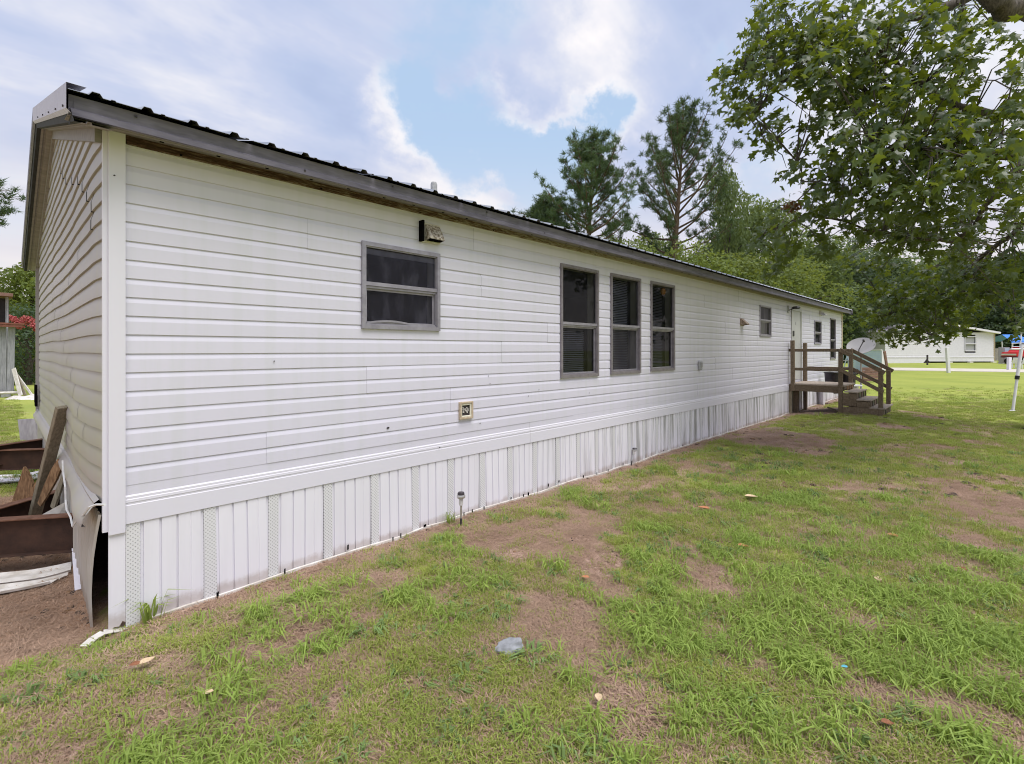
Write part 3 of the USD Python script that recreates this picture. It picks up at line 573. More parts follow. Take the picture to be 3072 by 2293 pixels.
for k in range(29):
    z0 = ZB + (k - 1) * CH
    if z0 + 0.02 > gable(HW / 2): break
    ys = float(np.interp(z0, seam_z, seam_y)) ; gap = 0.014 if 2.3 < z0 < 3.35 else -0.02
    lim = (z0 - EAVE + 0.04) / PITCH if z0 > EAVE - 0.04 else -1
    for (ya, yb) in ((0.012, ys - gap), (ys + gap, HW)):
        ya2, yb2 = max(ya, lim), min(yb, HW - max(lim, 0))
        if yb2 - ya2 < 0.08: continue
        ny = max(3, int((yb2 - ya2) / 0.09)); yy = np.linspace(ya2, yb2, ny); rows = []
        lap = [(0.0, -0.004), (0.0, -0.019), (0.062, -0.019), (0.108, -0.006), (CH + 0.012, -0.003)]
        for h, o in lap:
            z = np.full(ny, z0 + h); dx, dz = warp(yy, np.full(ny, z0 + h * 0.8))
            zz = np.minimum(z + dz, gable(yy) - 0.055)
            if k == 0: zz = np.maximum(zz, 0.672)
            rows.append(np.stack([o + dx + (-0.0012 if ya > .02 else 0), yy, zz], -1))
        V = np.vstack(rows); F = []
        for r in range(len(lap) - 1):
            for i in range(ny - 1): F.append([r * ny + i, (r + 1) * ny + i, (r + 1) * ny + i + 1, r * ny + i + 1])
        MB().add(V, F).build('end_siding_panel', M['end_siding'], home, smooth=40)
# frieze board under the rake, dark sheathing behind, far edge trim
for s in (0, 1):
    fy = (lambda y: y) if s == 0 else (lambda y: HW - y)
    MB().add([(-0.055, fy(0.01), gable(0.01) - 0.075), (-0.055, fy(HW / 2), gable(HW / 2) - 0.075), (-0.055, fy(HW / 2), gable(HW / 2) + 0.02), (-0.055, fy(0.01), gable(0.01) + 0.02), (-0.02, fy(0.01), gable(0.01) - 0.075), (-0.02, fy(HW / 2), gable(HW / 2) - 0.075), (-0.02, fy(0.01), gable(0.01) + 0.02)], [[0, 1, 2, 3], [4, 5, 1, 0], [0, 3, 6, 4]]).build('frieze_board', M['soffit'], home)
for xs, sg in ((0.012, 1), (HL - 0.012, -1)):
    MB().add([(xs, 0.02, 0.45), (xs, HW - .02, 0.45), (xs, HW - .02, EAVE), (xs, HW / 2, gable(HW / 2)), (xs, 0.02, EAVE)], [[0, 1, 2], [0, 2, 4], [2, 3, 4]]).build('sheathing', M['hole'] if sg > 0 else M['siding'], home)
MB().box((-0.055, HW - 0.02, 0.55), (0.0, HW + 0.03, 2.9)).build('corner_post', M['end_siding'], home)
mb = MB()
for dy, z0, z1 in ((0.0, 0.80, 1.06), (-0.09, 0.76, 0.92)): mb.box((-0.075, HW - 0.36 + dy, z0), (-0.05, HW - 0.10 + dy, z1))
mb.build('torn_hole', M['hole'], home)
# drooping trim under the end siding
yy = np.linspace(0.035, HW, 40); rows = []
for h, o in ((0.690, -0.03), (0.676, -0.05), (0.664, -0.045), (0.652, -0.055), (0.60, -0.085), (0.555, -0.078), (0.548, -0.055)):
    w = meshkit.noise(np.stack([yy * 1.1, 0 * yy + h, 0 * yy], -1), 61) - 0.5
    dz = 0.012 * w - 0.022 * np.exp(-((yy - 0.1) / 0.35) ** 2) * (0.69 - h) / 0.14
    oo = o - 0.045 * np.exp(-((yy - 0.35) / 0.5) ** 2) * (0.70 - h) / 0.14
    cut = 0.16 * max(0, (0.60 - h) / 0.05) if h < 0.6 else 0
    rows.append(np.stack([oo, np.maximum(yy, 0.035 + cut * 0.3), h + dz], -1))
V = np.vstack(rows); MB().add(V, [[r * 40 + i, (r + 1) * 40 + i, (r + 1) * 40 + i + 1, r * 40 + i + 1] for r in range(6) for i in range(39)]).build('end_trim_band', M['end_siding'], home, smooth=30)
# end skirting: thin ribbed sheets, the first ones peeled away from the corner
topy = [0.03, 0.20, 0.40, 0.62] + list(np.arange(0.86, HW, 0.24)) + [HW]
boty = [0.19, 0.33, 0.50, 0.72] + list(np.arange(0.92, HW - .05, 0.239))[:len(topy) - 5] + [HW]
for i in range(len(topy) - 1):
    a, b, a2, b2 = topy[i], topy[i + 1], boty[i], boty[i + 1]; nz = 7; rows = []
    for t_ in np.linspace(0, 1, nz):
        bow = -0.022 * math.sin(t_ * math.pi) * (1 if i < 4 else 0.3) - 0.02 * t_ * math.exp(-i / 2)
        row = []
        for u, d in ((0, 0.0), (0.08, -0.012), (0.14, -0.012), (0.22, 0.0), (0.60, -0.001), (0.66, -0.009), (0.72, -0.009), (0.78, 0.0), (1.0, 0.0)):
            tt = t_ ** 0.8
            y = (a + (b - a) * u) * (1 - tt) + (a2 + (b2 - a2) * u) * tt
            row.append((-0.022 + bow + d, y, 0.60 + (gz(-0.03, y) - 0.03 - 0.60) * t_))
        rows.append(row)
    V = np.array(rows).reshape(-1, 3); w = 9
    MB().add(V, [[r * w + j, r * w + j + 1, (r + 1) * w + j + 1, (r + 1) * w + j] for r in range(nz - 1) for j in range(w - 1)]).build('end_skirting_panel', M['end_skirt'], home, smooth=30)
# front skirting: ribbed panels, each with a perforated strip
nv = {'g': ('geometry', {}), 'm': ('mapping', {'scale': (58.0, 1.0, 58.0), 'rotation': (0, 0.785, 0)}), 'v': ('voronoi_texture', {'scale': 1.0, 'randomness': 0.0}), 'r': ('map_range', {'from_min': 0.17, 'from_max': 0.26, 'to_min': 0.36, 'to_max': 0.68, 'clamp': True}),
      'h': ('hsv', {'color': (0.98, 0.975, 1.0)}), 'p': ('principled_bsdf', {'roughness': 0.45})}
M['vent'] = mat('perforated_vinyl', nv, [('g.position', 'm.vector'), ('m.vector', 'v.vector'), ('v.distance', 'r.value'), ('r.result', 'h.value'), ('h.color', 'p.base_color')])
x0 = 0.500 - 0.413 + 0.0
PW = 0.413; G = 0.012
def skirt_profile(x):
    # vent strip, groove, plain, groove, plain, rib, plain, groove
    return [(x, 0), (x + .070, 0), (x + .073, G), (x + .086, G), (x + .089, 0), (x + .168, 0), (x + .171, G), (x + .179, G), (x + .182, 0), (x + .258, 0), (x + .261, G), (x + .268, G), (x + .271, 0), (x + .335, 0), (x + .337, .003), (x + .341, .003), (x + .343, 0), (x + .395, 0), (x + .398, G), (x + .413, G)]
for i in range(60):
    xa = 0.088 + i * PW
    if xa > HL: break
    pr = [(x, y) for x, y in skirt_profile(xa) if x <= HL + 1e-6]
    if len(pr) < 3: break
    lean = 0.004 * math.sin(i * 2.7) + 0.006 * (i % 3 == 1)
    skip = 1
    top = [(x, -0.016 + y, 0.528) for x, y in pr]; bot = [(x + lean, -0.020 + y - 0.006 * math.sin(i * 1.9), gz(x, -0.03) - 0.03) for x, y in pr]
    V = np.array(top[1:] + bot[1:]); w = len(pr) - 1
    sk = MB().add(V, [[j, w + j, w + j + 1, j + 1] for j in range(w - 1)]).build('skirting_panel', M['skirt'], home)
    if i < 26:
        V = np.array([top[0] + np.array([0, G + .004, 0]), top[0], top[1], bot[0] + np.array([-lean, G + .004, 0]), bot[0], bot[1]])
        MB().add(V, [[0, 3, 4, 1], [1, 4, 5, 2]]).build('vent_strip', M['vent'], sk)
    else:
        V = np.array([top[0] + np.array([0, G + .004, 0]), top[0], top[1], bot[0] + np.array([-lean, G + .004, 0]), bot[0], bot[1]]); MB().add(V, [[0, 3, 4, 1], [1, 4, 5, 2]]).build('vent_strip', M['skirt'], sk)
# first narrow panel at the corner, torn at its foot
b0 = gz(0.03, -0.03)
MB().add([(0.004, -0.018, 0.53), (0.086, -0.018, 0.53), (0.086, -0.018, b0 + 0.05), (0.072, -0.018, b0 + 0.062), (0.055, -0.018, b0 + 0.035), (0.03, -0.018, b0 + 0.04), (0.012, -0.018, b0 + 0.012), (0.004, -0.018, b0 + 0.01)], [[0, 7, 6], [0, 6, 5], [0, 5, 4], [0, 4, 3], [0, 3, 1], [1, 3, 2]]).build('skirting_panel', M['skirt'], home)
# foot rail of the skirting, and dark chips above it, painted for the shade inside uncut holes
for i, a in enumerate(np.arange(0.17, HL, 3.05)):
    b = min(a + 3.05, HL); xs = np.linspace(a, b, 14); V = []
    for x in xs:
        z = gz(x, -0.04)
        V += [(x, -0.020, z + 0.020), (x, -0.036, z + 0.018), (x, -0.038, z - 0.05)]
    MB().add(V, [[3 * i_ + r, 3 * i_ + r + 1, 3 * i_ + r + 4, 3 * i_ + r + 3] for i_ in range(13) for r in range(2)]).build('skirting_rail', M['offwhite'], home)
for x, w, h, up in [(0.578, .010, .05, .02), (1.02, .007, .028, .03), (1.52, .009, .045, .06), (1.94, .008, .03, .02), (2.02, .007, .03, .03), (2.28, .020, .022, .03), (2.75, .008, .022, .02), (2.86, .008, .022, .02), (3.02, .010, .03, .01), (3.42, .009, .02, .04), (3.62, .009, .02, .03), (3.70, .012, .025, .03), (4.05, .012, .024, .07), (4.25, .014, .03, .06), (4.75, .011, .022, .03), (5.05, .009, .02, .03), (5.32, .010, .02, .03), (5.70, .010, .024, .04), (6.9, .010, .02, .05), (7.6, .012, .03, .03)]:
    w, h = w * .75, h * (.35 + .5 * ((x * 37) % 1)); z = gz(x, -0.03) + up; r = [(-1, -.9), (-.3, -1), (.5, -.8), (1, -1), (.8, 0.1), (1, .9), (.2, 1), (-.5, .7), (-.9, 1)]
    MB().poly([(x + w * a, -0.0385, z + h * b) for a, b in r], (0, 0.004, 0)).build('rot_hole', M['hole'], home)
# scuffs and nail heads on the siding
for x, z, w in [(0.95, 1.50, .006), (1.90, 0.905, .014), (2.98, 0.83, .007), (3.10, 1.31, .006), (3.12, 1.23, .005), (3.72, 1.06, .006), (2.45, .66, .008), (3.9, 1.12, .005), (4.9, 1.02, .006), (0.03, 2.62, .006)]:
    MB().poly([(x + w * a, -0.0375 if z < .7 or x < .08 else -0.022, z + w * .7 * b) for a, b in [(-1, 0), (-.2, -1), (.9, -.4), (1, .5), (0, 1)]], (0, 0.003, 0)).build('nail_hole', M['lampdark'], home)
# back wall, far skirting and underside: plain, out of sight
MB().box((0.02, HW - 0.02, -0.1), (HL - 0.02, HW + 0.0, 2.9)).build('rear_wall', M['siding'], home)
MB().box((HL - 0.03, 0.0, -0.1), (HL, HW - 0.03, 0.6)).build('far_skirting', M['skirt'], home)
MB().box((0.05, 0.05, 0.50), (HL - 0.05, HW - 0.05, 0.53)).build('underfloor', M['hole'], home)
# inner lining so that the windows look into dark rooms
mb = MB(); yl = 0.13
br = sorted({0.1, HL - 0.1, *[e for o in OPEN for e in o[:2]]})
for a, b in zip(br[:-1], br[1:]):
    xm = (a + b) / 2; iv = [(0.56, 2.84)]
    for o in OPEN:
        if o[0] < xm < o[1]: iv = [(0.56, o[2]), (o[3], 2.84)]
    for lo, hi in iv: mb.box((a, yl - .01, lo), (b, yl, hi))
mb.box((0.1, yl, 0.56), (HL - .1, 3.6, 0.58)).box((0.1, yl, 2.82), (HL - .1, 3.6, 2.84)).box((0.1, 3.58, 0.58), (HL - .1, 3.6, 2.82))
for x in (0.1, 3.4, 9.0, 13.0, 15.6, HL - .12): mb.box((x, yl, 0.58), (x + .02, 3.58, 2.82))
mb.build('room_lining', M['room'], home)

def window(o, mid, frame_m, upper, lower, blind=None, fw=0.035, curtain=None, label=None):
    x0, x1, z0, z1 = o; w = thing('window', parent=home)
    if label: tag(w, label)
    def ring(mb, a, b, c, d, t, ya, yb):
        mb.box((a, ya, c), (a + t, yb, d)).box((b - t, ya, c), (b, yb, d)).box((a + t, ya, d - t), (b - t, yb, d)).box((a + t, ya, c), (b - t, yb, c + t))
    mb = MB(); ring(mb, x0 - .012, x1 + .012, z0 - .012, z1 + .012, fw, -0.036, -0.002); ring(mb, x0 + fw - .016, x1 - fw + .016, z0 + fw - .016, z1 - fw + .016, 0.014, -0.022, 0.012)
    mb.build('frame', frame_m, w)
    MB().box((x0 + fw - .012, -0.030, mid - 0.020), (x1 - fw + .012, 0.004, mid + 0.012)).box((x0 + fw - .012, -0.018, mid - .040), (x1 - fw + .012, 0.010, mid - .022)).build('meeting_rail', M['alu'], w)
    mb = MB(); a, b, c, d = x0 + fw, x1 - fw, z0 + fw, mid - .04
    ring(mb, a, b, c, d, 0.018, 0.004, 0.018); mb.build('sash', M['alu'], w)
    for nm, lo, hi, mt, y in (('upper_pane', mid + .012, z1 - fw, upper, -0.004), ('lower_pane', z0 + fw + .018, mid - .058, lower, 0.010)):
        MB().add([(x0 + fw, y, lo), (x1 - fw, y, lo), (x1 - fw, y, hi), (x0 + fw, y, hi)], [[0, 1, 2, 3]]).build(nm, mt, w)
    mb = MB(); y0, y1 = 0.012, 0.13
    mb.add([(x0 + .02, y0, z0 + .02), (x0 + .02, y1, z0 + .02), (x0 + .02, y1, z1 - .02), (x0 + .02, y0, z1 - .02)], [[0, 1, 2, 3]]).add([(x1 - .02, y0, z0 + .02), (x1 - .02, y1, z0 + .02), (x1 - .02, y1, z1 - .02), (x1 - .02, y0, z1 - .02)], [[0, 3, 2, 1]])
    mb.add([(x0 + .02, y0, z0 + .02), (x1 - .02, y0, z0 + .02), (x1 - .02, y1, z0 + .02), (x0 + .02, y1, z0 + .02)], [[0, 1, 2, 3]]).add([(x0 + .02, y0, z1 - .02), (x1 - .02, y0, z1 - .02), (x1 - .02, y1, z1 - .02), (x0 + .02, y1, z1 - .02)], [[0, 3, 2, 1]])
    mb.build('reveal', M['reveal'], w)
    if blind:
        mb = MB(); xa, xb, zl, zh, tilt = blind
        for z in np.arange(zl, zh, 0.0245):
            mb.add([(xa, 0.098, z - tilt), (xb, 0.098, z - tilt), (xb, 0.120, z + tilt), (xa, 0.120, z + tilt)], [[0, 1, 2, 3]])
        mb.build('blind', M['blind'], w)
    if curtain:
        xa, xb, zl, zh = curtain; xs = np.linspace(xa, xb, 24); V = []
        for x in xs:
            y = 0.105 + 0.012 * math.sin(x * 70); V += [(x, y, zl), (x, y, zh)]
        MB().add(V, [[2 * i, 2 * i + 2, 2 * i + 3, 2 * i + 1] for i in range(23)]).build('curtain', M['curtain'], w, smooth=True)
    return w
O = OPEN
w1 = window(O[0], 2.144, M['alu'], M['dusty'], M['dusty'], label='wide low window with dusty dark panes')
xs = np.linspace(O[0][0] + .04, O[0][1] - .04, 16)                    # the loose bottom bead bows up
V = []
for i, x in enumerate(xs):
    h = 0.022 * math.sin(math.pi * min(1, (i / 15) * 1.6) ) if i < 10 else 0.0
    V += [(x, -0.020, O[0][2] + .030 + h), (x, -0.020, O[0][2] + .046 + h), (x, -0.006, O[0][2] + .046 + h)]
MB().add(V, [[3 * i + r, 3 * i + 3 + r, 3 * i + 4 + r, 3 * i + 1 + r] for i in range(15) for r in range(2)]).build('loose_bead', M['alu'], w1)
MB().box((O[0][0] + .03, 0.0, O[0][3] - .085), (O[0][1] - .03, 0.02, O[0][3] - .04)).build('head_track', M['alu'], w1)
window(O[1], 1.915, M['bronze'], M['glass'], M['glass'], blind=(4.33, 4.95, 1.30, 1.90, .006), label='tall window nearest the wide one, blind behind its lower half')
window(O[2], 1.925, M['bronze'], M['glass'], M['screen'], blind=(5.43, 6.05, 1.30, 2.60, .008), label='middle tall window with fly screen and full blind')
w4 = window(O[3], 1.93, M['bronze'], M['glass'], M['glass'], blind=(6.55, 7.14, 1.30, 2.60, .005), label='third tall window with a small orange ornament')
MB().lathe([(0.0, -.03), (.05, -.022), (.062, 0), (.05, .022), (0, .03)], sides=9).build('ornament', M['orange'], w4)
p = stage.GetPrimAtPath(str(w4.GetPath()) + '/ornament'); xf = UsdGeom.Xformable(p); xf.AddTranslateOp().Set(Gf.Vec3d(7.08, 0.06, 2.53)); xf.AddRotateXOp().Set(90.0)
window(O[4], 2.27, M['alu'], M['screen'], M['glass'], curtain=(O[4][0] + .03, O[4][1] - .03, 1.92, 2.24), fw=.03, label='small window with pale curtain behind its lower half')
window(O[6], 2.11, M['alu'], M['glass'], M['glass'], curtain=(O[6][0] + .03, O[6][1] - .20, 1.80, 2.42), fw=.03, label='small window beyond the door with pale curtain')
window(O[7], 1.92, M['bronze'], M['glass'], M['glass'], curtain=(O[7][0] + .03, O[7][1] - .1, 1.30, 2.57), fw=.03, label='tall narrow window next to the far corner')
# door
dr_ = thing('door', parent=home); o = O[5]
MB().box((o[0] + .03, -0.012, o[2] + .03), (o[1] - .03, 0.03, o[3] - .03), 0.004).build('door_leaf', M['door'], dr_)
MB().box((o[0] - .02, -0.034, o[2] - .01), (o[0] + .03, 0.02, o[3])).box((o[1] - .03, -0.034, o[2] - .01), (o[1] + .02, 0.02, o[3])).box((o[0] - .02, -0.036, o[3] - .03), (o[1] + .02, 0.02, o[3] + .02)).build('door_frame', M['door'], dr_)
MB().box((o[0] + .12, -0.030, 1.945), (o[0] + .24, -0.012, 2.085), .008).build('notice_plate', M['black'], dr_)
MB().box((o[0] + .14, -0.016, 1.98), (o[0] + .20, -0.0125, 2.04)).build('latch', M['alu'], dr_)
MB().box((o[0] + .10, -0.016, 2.46), (o[0] + .20, -0.0125, 2.57)).build('sticker', M['offwhite'], dr_)
MB().box((o[0] + .36, -0.016, 2.25), (o[0] + .372, -0.0125, 2.33)).build('peephole_mark', M['lampdark'], dr_)
MB().tube([(o[0] + .07, -0.02, 1.66), (o[0] + .07, -0.06, 1.66)], [.016, .026], 8).build('handle', M['lampmetal'], dr_)
# wall lamp beside the door
wl = thing('wall_lamp', parent=home)
MB().box((13.68, -0.035, 2.53), (13.76, -0.006, 2.72), .008).build('base_plate', M['greybox'], wl)
MB().tube([(13.72, -0.03, 2.60), (13.77, -0.08, 2.62), (13.84, -0.15, 2.66)], .012, 6).build('arm', M['lampdark'], wl)
MB().lathe([(.0, -.035), (.07, -.03), (.105, .0), (.07, .035), (.0, .045)], (13.86, -0.17, 2.665), 14).build('lamp_head', M['black'], wl)
# hoods, outlets
def hood(x, z, w, h, dep, body, face, nm='vent_hood', dark=True):
    t_ = thing(nm, parent=home)
    MB().box((x - .012, -0.036, z - .012), (x + w + .012, -0.012, z + h + .012), .004).build('flange', body, t_)
    mb = MB(); V = [(x + .02, -0.036, z + h), (x + w, -0.036, z + h), (x + w, -dep, z + .03), (x + .02, -dep, z + .03), (x + .02, -0.036, z), (x + w, -0.036, z), (x + w, -dep, z + .012), (x + .02, -dep, z + .012)]
    mb.add(V, [[0, 3, 2, 1], [1, 2, 6, 5], [0, 4, 7, 3], [3, 7, 6, 2]]); mb.build('cowl', face, t_)
    MB().box((x + .035, -dep + .01, z + .004), (x + w - .015, -0.037, z + .010)).build('flap', M['hole'], t_)
    return t_
h1 = hood(2.262, 2.588, .185, .155, .115, M['offwhite'], M['hooddirt'])
MB().box((2.228, -0.075, 2.575), (2.250, -0.012, 2.765), .003).build('loose_side', M['hole'], h1)
hood(10.33, 2.098, .17, .125, .14, M['taupe'], M['taupe'])
hood(17.0, 2.640, .20, .125, .16, M['offwhite'], M['trim'])
ob = thing('outlet_cover', parent=home)
x, z = 2.697, 0.896; W_, H_ = 0.170, 0.172
mb = MB()
for lo, hi in (((x, -.046, z), (x + .018, -.012, z + H_)), ((x + W_ - .018, -.046, z), (x + W_, -.012, z + H_)), ((x + .018, -.046, z), (x + W_ - .018, -.012, z + .02)), ((x + .018, -.046, z + H_ - .018), (x + W_ - .018, -.012, z + H_))): mb.box(lo, hi, .003)
mb.build('outer_rim', M['cream'], ob)
mb = MB()
for lo, hi in (((x + .018, -.038, z + .02), (x + .030, -.012, z + H_ - .018)), ((x + W_ - .036, -.038, z + .02), (x + W_ - .018, -.012, z + H_ - .018)), ((x + .030, -.038, z + .02), (x + W_ - .036, -.012, z + .034)), ((x + .030, -.038, z + H_ - .036), (x + W_ - .036, -.012, z + H_ - .018))): mb.box(lo, hi, .003)
mb.build('inner_rim', M['creamlight'], ob)
MB().box((x + .03, -.026, z + .034), (x + W_ - .036, -.014, z + H_ - .036)).build('socket_recess', M['lampdark'], ob)
mb = MB(); r_ = np.random.default_rng(3)
for i in range(16): mb.obox((x + .045 + .075 * r_.random(), -.028, z + .055 + .06 * r_.random()), np.eye(3), (.004 + .006 * r_.random(), .004, .003 + .004 * r_.random()))
mb.build('socket_face', M['offwhite'], ob)
tb = thing('outlet_box', parent=home)
MB().box((8.24, -0.06, 1.22), (8.35, -0.012, 1.385), .015).build('box_body', M['greybox'], tb); MB().box((8.262, -0.072, 1.27), (8.328, -0.058, 1.355), .006).build('box_lid', M['dish'], tb)
# vent pipe through the roof
vp = ray(1240 + 297 / 4.81, 480 + 440 / 4.81, 5.35); vp[1] = max(vp[1], 0.3)
pb = thing('vent_pipe', parent=home)
yv = 0.62; d_ = (yv - CAM[1]); 
uu = 1240 + 297 / 4.81; k_ = (uu - CU) / FPX
# the ray with that column meets the roof at y = yv
dx_, dy_ = FWD[0] + RIGHT[0] * k_, FWD[1] + RIGHT[1] * k_; xv = CAM[0] + dx_ / dy_ * d_
zr = float(RZ(yv))
MB().lathe([(.085, -.03), (.08, .03), (.05, .05), (.045, .07)], (xv, yv, zr), 12).build('boot', M['lampdark'], pb, smooth=40)
MB().lathe([(.036, 0), (.036, .17), (.028, .19), (.0, .195)], (xv, yv, zr), 12).build('pipe', M['greybox'], pb, smooth=40)

# A-frame hitches of steel beams that stick out of the end wall
def beam(a, b, top, depth, fl=0.10):
    h = thing('hitch_beam', parent=home)
    a, b = np.array([*a, 0.0]), np.array([*b, 0.0]); zc = top - depth / 2
    MB().bar(a + [0, 0, zc], b + [0, 0, zc], 0.012, depth - .014).build('web', M['rust'], h)
    MB().bar(a + [0, 0, top - .004], b + [0, 0, top - .004], fl, .010, ch=.002).build('flange', M['rustedge'], h)
    MB().bar(a + [0, 0, top - depth + .004], b + [0, 0, top - depth + .004], fl, .010, ch=.002).build('flange', M['rust'], h)
beam((0.0, 1.456), (-0.86, 2.03), 0.27, 0.285); beam((0.0, 2.733), (-0.86, 2.03), 0.225, 0.25)
beam((0.0, 4.871), (-0.55, 5.27), 0.323, 0.25); beam((0.0, 5.41), (-0.55, 5.14), 0.385, 0.25)
# ------------------------------------------------------------------ the wooden landing and its steps
X0, X1, DZ = 13.80, 15.02, 0.722
dk = thing('wooden_steps', 'weathered wooden landing with handrails and three steps at the trailer door', 'porch steps', (X0, 0.0, 0.0))
def D(x, y, z): return (x - X0, y, z)
def dbar(nm, a, b, w, h, up=(0, 0, 1), m=None, ch=.004): return MB().bar(D(*a), D(*b), w, h, up, ch).build(nm, m or M['wood'], dk)
for i in range(8):
    y = -0.06 - i * 0.148; dbar('deck_board', (X0 - .03, y - .07, DZ - .018), (X1 + .03, y - .07, DZ - .018), 0.142, 0.036, m=M['woodtop'])
dbar('rim_joist', (X0 - .005, -0.03, .612), (X0 - .005, -1.20, .612), .04, .175); dbar('rim_joist', (X1 + .005, -0.03, .612), (X1 + .005, -1.20, .612), .04, .175)
for i in range(4): dbar('joist', (X0 + .25 + .25 * i, -0.05, .63), (X0 + .25 + .25 * i, -1.19, .63), .04, .13)
dbar('end_joist', (X0 + .02, -1.215, .655), (X1 - .02, -1.215, .655), .03, .09)
for i in range(3): dbar('block', (X0 + .28 + .28 * i, -1.235, .64), (X0 + .40 + .28 * i, -1.235, .64), .02, .10, m=M['brokenwood'])
def post(x, y, z0, z1, lx=0.0, w=.088, nm='post', m=None): return MB().bar(D(x - lx, y, z0), D(x + lx, y, z1), w, w, (0, 1, 0), .005).build(nm, m or M['wood'], dk)
post(X0, -0.105, .52, 1.825, -0.015); post(X0 + .02, -0.05, -.12, .52, 0, .07, m=M['plank']); post(X0 + .35, -.10, -.1, .55, 0, .12)
post(X1, -0.10, -0.1, 1.768, -0.015)
post(X0, -1.155, -0.02, 1.60); post(X1, -1.155, -0.02, 1.60)
post(X0, -1.945, -0.02, 1.06); post(X1, -1.945, -0.02, 1.06)
for x, sg in ((X0, -1), (X1, 1)):
    xo = x - sg * 0.0
    dbar('handrail', (xo, -0.02 if sg < 0 else -0.1, 1.567), (xo, -1.12, 1.567), .036, .072); dbar('middle_rail', (xo, -0.10, 1.085), (xo, -1.12, 1.085), .036, .072)
    xr = x + sg * 0.055
    dbar('handrail', (xr, -1.14, 1.585), (xr, -2.03, 1.045), .034, .092); dbar('middle_rail', (xr, -1.14, 1.105), (xr, -2.00, .60), .034, .084)
    # stepped side boards
    for z0, z1, ya, yb in ((.395, .532, -1.20, -1.485), (.225, .392, -1.20, -1.485), (.215, .352, -1.49, -1.755), (.035, .208, -1.20, -1.93)):
        MB().box(D(x - .016 + sg * .02, yb, z0), D(x + .016 + sg * .02, ya, z1), .004).build('side_board', M['wood'], dk)
for z, ya, yb in ((.560, -1.225, -1.50), (.385, -1.475, -1.765), (.213, -1.735, -2.03)):
    w = (abs(yb - ya) - .008) / 2
    for k in range(2):
        y = ya - .002 - w / 2 - k * (w + .008); dbar('tread', (X0 - .045, y, z), (X1 + .045, y, z), w, .030, m=M['woodtop'])
for z0, z1, y in ((.40, .54, -1.47), (.235, .365, -1.74), (.04, .195, -1.985)):
    for i in range(4): MB().box(D(X0 + .03 + i * .29, y - .012, z0), D(X0 + .23 + i * .29, y + .012, z1)).build('riser_board', M['tub'] if i % 2 else M['wood'], dk)  # wood slats, with black boards painting in the shade of the open risers
MB().bar(D(X0 + .05, -1.20, .55), D(X0 + .05, -1.0, .52), .03, .05).build('brace', M['wood'], dk); dbar('ground_sill', (X0, -1.20, .012), (X0, -1.80, .006), .05, .03, m=M['offwhite'])
tag(MB().tube([(13.95, -0.85, .14), (14.1, -1.0, .07), (14.05, -1.14, .03)], [.022, .02, .018], 6).build('broken_stick', M['plank']), 'grey broken stick lying under the landing of the wooden steps', 'stick')

# black tubs and things beyond the landing
def tub(loc, r, h, label):
    t_ = thing('plastic_tub', label, 'tub', loc)
    MB().lathe([(r * .82, 0), (r * .86, h * .1), (r * .95, h * .9), (r, h * .91), (r * 1.03, h * .97), (r, h), (r * .9, h), (r * .8, h * .1), (0, h * .1)], sides=20).build('tub_body', M['tub'], t_, smooth=35)
    MB().lathe([(r * 1.02, h * .93), (r * 1.06, h * .955), (r * 1.02, h * .98)], sides=20).build('rim', M['black'], t_)
p = ray(2150 + 1048 / 3.0043, 1100, 14.9); tub((p[0], p[1], .54), .235, .37, 'black plastic tub behind the landing, nearer the trailer wall')
p = ray(2150 + 1185 / 3.0043, 1100, 14.9); tub((p[0], p[1], .54), .215, .36, 'black plastic tub behind the landing post, farther from the trailer wall')
p = ray(2150 + 1090 / 3.0043, 1100, 14.9)
bn = thing('low_bench', 'low white bench under the black tubs behind the landing', 'bench', (p[0], p[1], 0))
MB().bar(RIGHT * -.62 + np.array([0, 0, .515]), RIGHT * .62 + np.array([0, 0, .515]), .40, .04, ch=.005).build('bench_top', M['white'], bn)
for s_ in (-.5, .5): MB().bar(RIGHT * s_ + np.array([0, 0, -.1]), RIGHT * s_ + np.array([0, 0, .5]), .05, .30, up=FWD).build('leg', M['white'], bn)
# satellite dish
p = ray(2583, 1039, 16.6)
sd = thing('satellite_dish', 'grey satellite dish on a pole behind the wooden handrail', 'satellite dish', (p[0], p[1], 0))
g_ = gz(p[0], p[1])
toC = (CAM - p); toC /= np.linalg.norm(toC); nrm = toC * math.cos(math.radians(52)) + np.array([0, 0, 1.0]) * math.sin(math.radians(52)) + RIGHT * -0.22; nrm /= np.linalg.norm(nrm)
ax = np.cross(nrm, [0, 0, 1.0]); ax /= np.linalg.norm(ax); up = np.cross(ax, nrm); c = np.array([0, 0, p[2]])
V, F = [], []; NR, NS = 7, 28
for s_ in (0, 1):
    for i in range(NR + 1):
        r = .41 * i / NR
        for j in range(NS):
            a = j * 2 * math.pi / NS; V.append(c + ax * r * math.cos(a) + up * r * .94 * math.sin(a) + nrm * (0.36 * r * r - .03 - .012 * s_))
for s_ in (0, 1):
    o_ = s_ * (NR + 1) * NS
    for i in range(NR):
        for j in range(NS):
            q_ = [o_ + i * NS + j, o_ + i * NS + (j + 1) % NS, o_ + (i + 1) * NS + (j + 1) % NS, o_ + (i + 1) * NS + j]; F.append(q_[::-1] if s_ == 0 else q_)
for j in range(NS): F.append([NR * NS + j, NR * NS + (j + 1) % NS, (2 * NR + 1) * NS + (j + 1) % NS, (2 * NR + 1) * NS + j])
MB().add(V, F).build('reflector', M['dish'], sd, smooth=40)
lnb = c + nrm * .30 + up * -.06 + RIGHT * .16
MB().tube([c - up * .40 - nrm * .02, c - up * .33 + nrm * .16 + RIGHT * .03, lnb], [.016, .016, .018], 6).build('feed_arm', M['lampdark'], sd)
